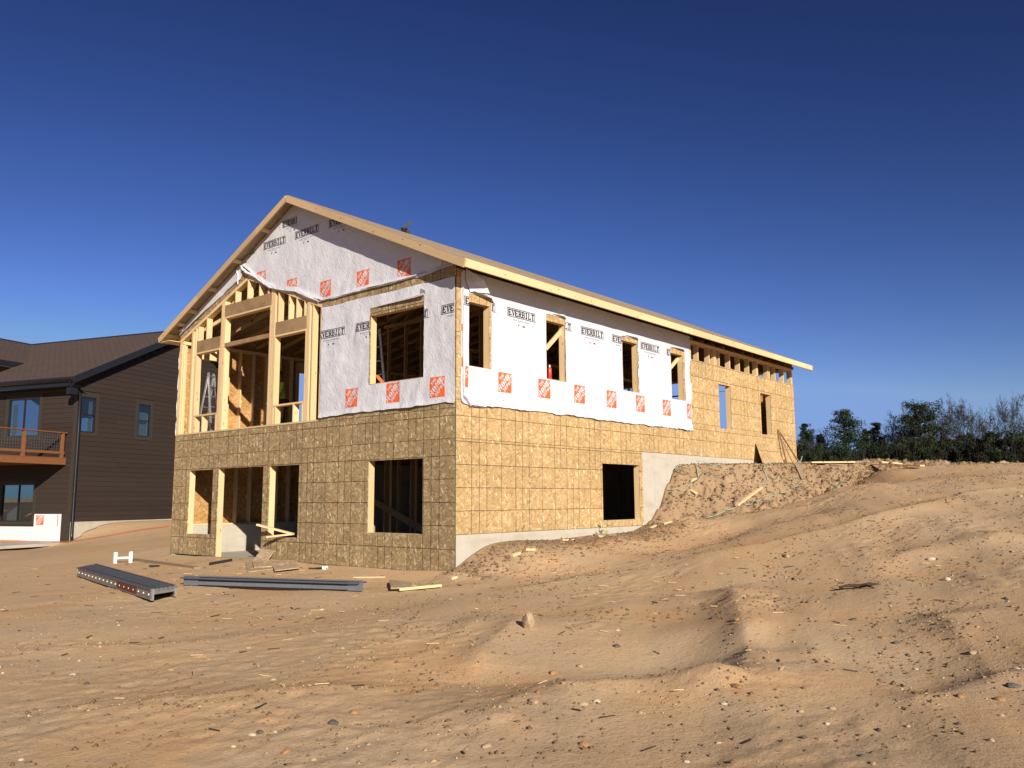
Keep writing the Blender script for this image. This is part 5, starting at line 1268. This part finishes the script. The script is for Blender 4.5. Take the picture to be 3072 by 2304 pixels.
def shrub(u, v, D, wpx, seed, mt, lab=None):
    x, y, z0 = tpos(u, D); H = toph(v, D, z0); R_ = wpx/2*D/FOC; rng = np.random.default_rng(seed)
    T = empty('shrub', (x, y, z0), 0, (lab or 'dark tangled shrub in the thicket under the trees'), 'shrub', 'shrubs of the thicket under the trees')
    cent = np.stack([rng.normal(size=26)*R_*.45, rng.normal(size=26)*R_*.35, H*rng.uniform(.05,.9,26)], 1); rad = R_*rng.uniform(.16,.36,26)
    V = foliage(cent, rad, 4200, H*.02, rng, .9); raw_mesh('crown', V, np.arange(len(V)).reshape(-1, 3), mt, T)
    b = MB()
    for k in range(34):
        a = rng.uniform(0, 6.28); r = R_*rng.uniform(.2,1.0); hh2 = H*rng.uniform(.5,1.02); b.tube([(math.cos(a)*r*.2,math.sin(a)*r*.2,-10),(math.cos(a)*r*.6+rng.normal()*4,math.sin(a)*r*.6,hh2*.55),(math.cos(a)*r,math.sin(a)*r,hh2)], [2.2,1.4,.5], 3, caps=False)
    b.build('stem', BARK, T)
rr = random.Random(4)
for k in range(44):
    u = 2375+k*19; v = 1318+rr.uniform(-14,22)-(18 if u > 2700 else 0)-(8 if u > 2850 else 0)
    shrub(u, v, rr.uniform(3150,3600), rr.uniform(85,130), 300+k, [BRUSH, CEDL, PINEL][k % 3] if u > 2640 else [PINEL, CEDL][k % 2])
# ------------------------------------------------------------------ stones, gravel, clods
def scatter(N, region, weight, smin, smax, seed, name, mt, flat=.6, near=None):
    rng = np.random.default_rng(seed); x = rng.uniform(region[0], region[1], N*12); y = rng.uniform(region[2], region[3], N*12)
    w = weight(x, y); k = rng.random(len(x)) < w; x = x[k][:N]; y = y[k][:N]; n = len(x)
    z = hfull(x, y); s = smin+(smax-smin)*rng.random(n)**3.2
    base = np.array([(1,0,0),(-1,0,0),(0,1,0),(0,-1,0),(0,0,1),(0,0,-1)], float); F8 = np.array([(0,2,4),(2,1,4),(1,3,4),(3,0,4),(2,0,5),(1,2,5),(3,1,5),(0,3,5)])
    V = base[None]*rng.uniform(.55,1.3,(n,6,1))+rng.normal(size=(n,6,3))*.16
    a = rng.uniform(0,6.28,n); ca_, sa_ = np.cos(a)[:,None], np.sin(a)[:,None]; el = rng.uniform(.65,1.5,n)[:,None]
    X = V[:,:,0]*el; Y = V[:,:,1]; V = np.stack([X*ca_-Y*sa_, X*sa_+Y*ca_, V[:,:,2]*flat], -1)*s[:,None,None]
    V += np.stack([x, y, z+s*.12], -1)[:,None,:]
    Fc = (F8[None]+np.arange(n)[:,None,None]*6).reshape(-1, 3)
    o = raw_mesh(name, V.reshape(-1, 3), Fc, mt); o['kind'] = 'stuff'; return o
def mat_gravel():
    q = NT('gravel', .85, .2); c = q.coord('Object', False); vo = q.n('ShaderNodeTexVoronoi', Vector=c, Scale=9.0)
    sp = q.n('ShaderNodeSeparateColor', i0=vo.outputs['Color']).outputs[0]
    col = q.ramp(sp, [(0, (.07,.055,.045)), (.16, (.30,.20,.11)), (.4, (.42,.31,.19)), (.55, (.34,.19,.085)), (.7, (.20,.14,.085)), (.88, (.50,.40,.27)), (1, (.34,.25,.15))])
    return q.col(col)
GRAV = mat_gravel(); CRUMB = mat_plain('dark_soil_crumbs', (.17,.115,.065), .95, .05, var=.4, sc=40); CLOD = mat_plain('dark_soil_clods', (.20,.13,.078), .95, .05, var=.35, sc=25)  # clods and crumbs coloured darker than the sand
def house_out(x, y): return ((x < -3) | (x > 607) | (y < -3) | (y > 387))
def ridgew(x, y, width):
    w = np.zeros(np.shape(x))
    for pts, hh, wd in RIDGES: d, s, t = polyd(x, y, pts); w = np.maximum(w, np.exp(-(d/(wd*width))**2))
    return w
def gravw(x, y):
    patch = sstep((fbm(x/70, y/55, 61, 3)-.05)/.55)
    return house_out(x, y)*np.clip(.04+.45*patch**2+.85*ridgew(x, y, .8), 0, 1)
scatter(6500, (-380, 560, -400, 330), lambda x, y: gravw(x, y)**1.3, .14, .85, 1, 'gravel', GRAV)
scatter(8000, (-370, -60, -390, 140), lambda x, y: gravw(x, y)**1.3, .09, .55, 2, 'gravel', GRAV)
scatter(4000, (-380, -140, -390, 0), lambda x, y: .4+0*x, .06, .2, 3, 'gravel', GRAV)
def clodw(x, y):
    m_ = lin(MP, MW, x, y); ob = np.exp(-((m_-.5)/.5)**4); side = np.exp(-((y+14)/22)**2)*(x > -10)*(x < 260)
    patch = sstep((fbm(x/50, y/40, 71, 3)-.1)/.5)
    return house_out(x, y)*np.clip(.9*ob*(y < 5)+.5*side, 0, 1)
scatter(9000, (-20, 640, -150, 30), clodw, .3, 1.9, 4, 'dirt_clods', CLOD, .75)
def crumbw(x, y):
    a = math.radians(28); v = -x*math.sin(a)+y*math.cos(a); uu = x*math.cos(a)+y*math.sin(a)
    patch = np.maximum(sstep((fbm(x/38, y/24, 81, 3)-.12)/.4), sstep((fbm(uu/70, v/9, 83, 2)-.15)/.4)); dirx = sstep((x*.35-y*.9+60)/160)
    return house_out(x, y)*np.clip((.75*patch*dirx+.12*patch+.25*ridgew(x, y, 1.2)), 0, 1)
scatter(24000, (-340, 700, -360, 120), crumbw, .12, .9, 6, 'dirt_clods', CRUMB, .8)
scatter(900, (560, 860, -240, -60), lambda x, y: .6+0*x, .6, 3.0, 5, 'dirt_clods', CLOD, .7)
def chips(N, seed):
    rng = np.random.default_rng(seed); b = MB(); n = 0
    while n < N:
        x, y = rng.uniform(-300, 420), rng.uniform(-330, 380)
        if -6 < x < 607 and y > -4 or rng.random() > (.9 if abs(x) < 70 or -50 < y < 0 else .35): continue
        z_ = hz(x, y)+.25; a = rng.uniform(0, 3.14); L = rng.uniform(1, 6)*.5; b.beam((x-math.cos(a)*L, y-math.sin(a)*L, z_), (x+math.cos(a)*L, y+math.sin(a)*L, z_+rng.uniform(-.1,.4)), rng.uniform(.2,.8), .2, mi=int(rng.random() < .55)); n += 1
    o = b.build('wood_chips', [PINE, ROOTM]); o['kind'] = 'stuff'
chips(420, 9)
rng = np.random.default_rng(77); variants = {k: [stone_mesh(k+'_stone', 1, 1.2, .9, .7, STN[k], 40+i*7+ord(k[0])) for i in range(3)] for k in STN}
LAB = {'tan': 'tan stone lying loose on the sand slope', 'pale': 'pale whitish stone lying loose on the sand', 'rusty': 'rust-orange stone lying loose on the sand', 'grey': 'dark grey stone lying loose on the sand'}
spx = [(1752,2114,'tan'),(1662,2020,'rusty'),(1600,2105,'tan'),(1750,2235,'rusty'),(1060,2140,'rusty'),(820,2040,'tan'),(780,2200,'grey'),(1460,2240,'tan'),(2210,2060,'rusty'),(2360,1670,'tan'),(2310,1700,'rusty'),(2795,1678,'pale'),(2840,1740,'pale'),(3060,1490,'pale'),(2210,1860,'rusty'),(2140,1855,'grey'),(1850,1940,'grey'),(1740,2000,'tan'),(860,2258,'rusty'),(940,2280,'tan'),(756,2205,'pale'),(260,2052,'grey'),(1000,2170,'grey'),(600,2120,'tan'),(1300,2020,'rusty'),(1790,2105,'pale'),(2560,1860,'grey'),(2690,1930,'grey'),(3000,2100,'rusty'),(2880,2090,'rusty'),(3040,2060,'grey'),(2920,1960,'tan')]
for i in range(70):
    x_, y_ = rng.uniform(0, 3072), rng.uniform(1780, 2300); spx.append((x_, y_, ['tan','tan','pale','rusty','rusty','grey'][int(rng.integers(6))]))
for i, (u, v_, k) in enumerate(spx):
    p = gp(u, v_); dist = np.linalg.norm(p-CAM); s_ = (rng.uniform(1.0,1.7) if i < 32 else rng.uniform(.45,1.0))*min(1.5, .5+dist/600)
    o = bpy.data.objects.new('stone', variants[k][int(rng.integers(3))]); COL.objects.link(o); o.location = (p[0]*S, p[1]*S, (p[2]+s_*.08)*S); o.scale = (s_*rng.uniform(.8,1.3), s_, s_*rng.uniform(.8,1.1)); o.rotation_euler = (0, 0, rng.uniform(0, 6)); tag(o, LAB[k], 'stone', k+' stones scattered over the sand')
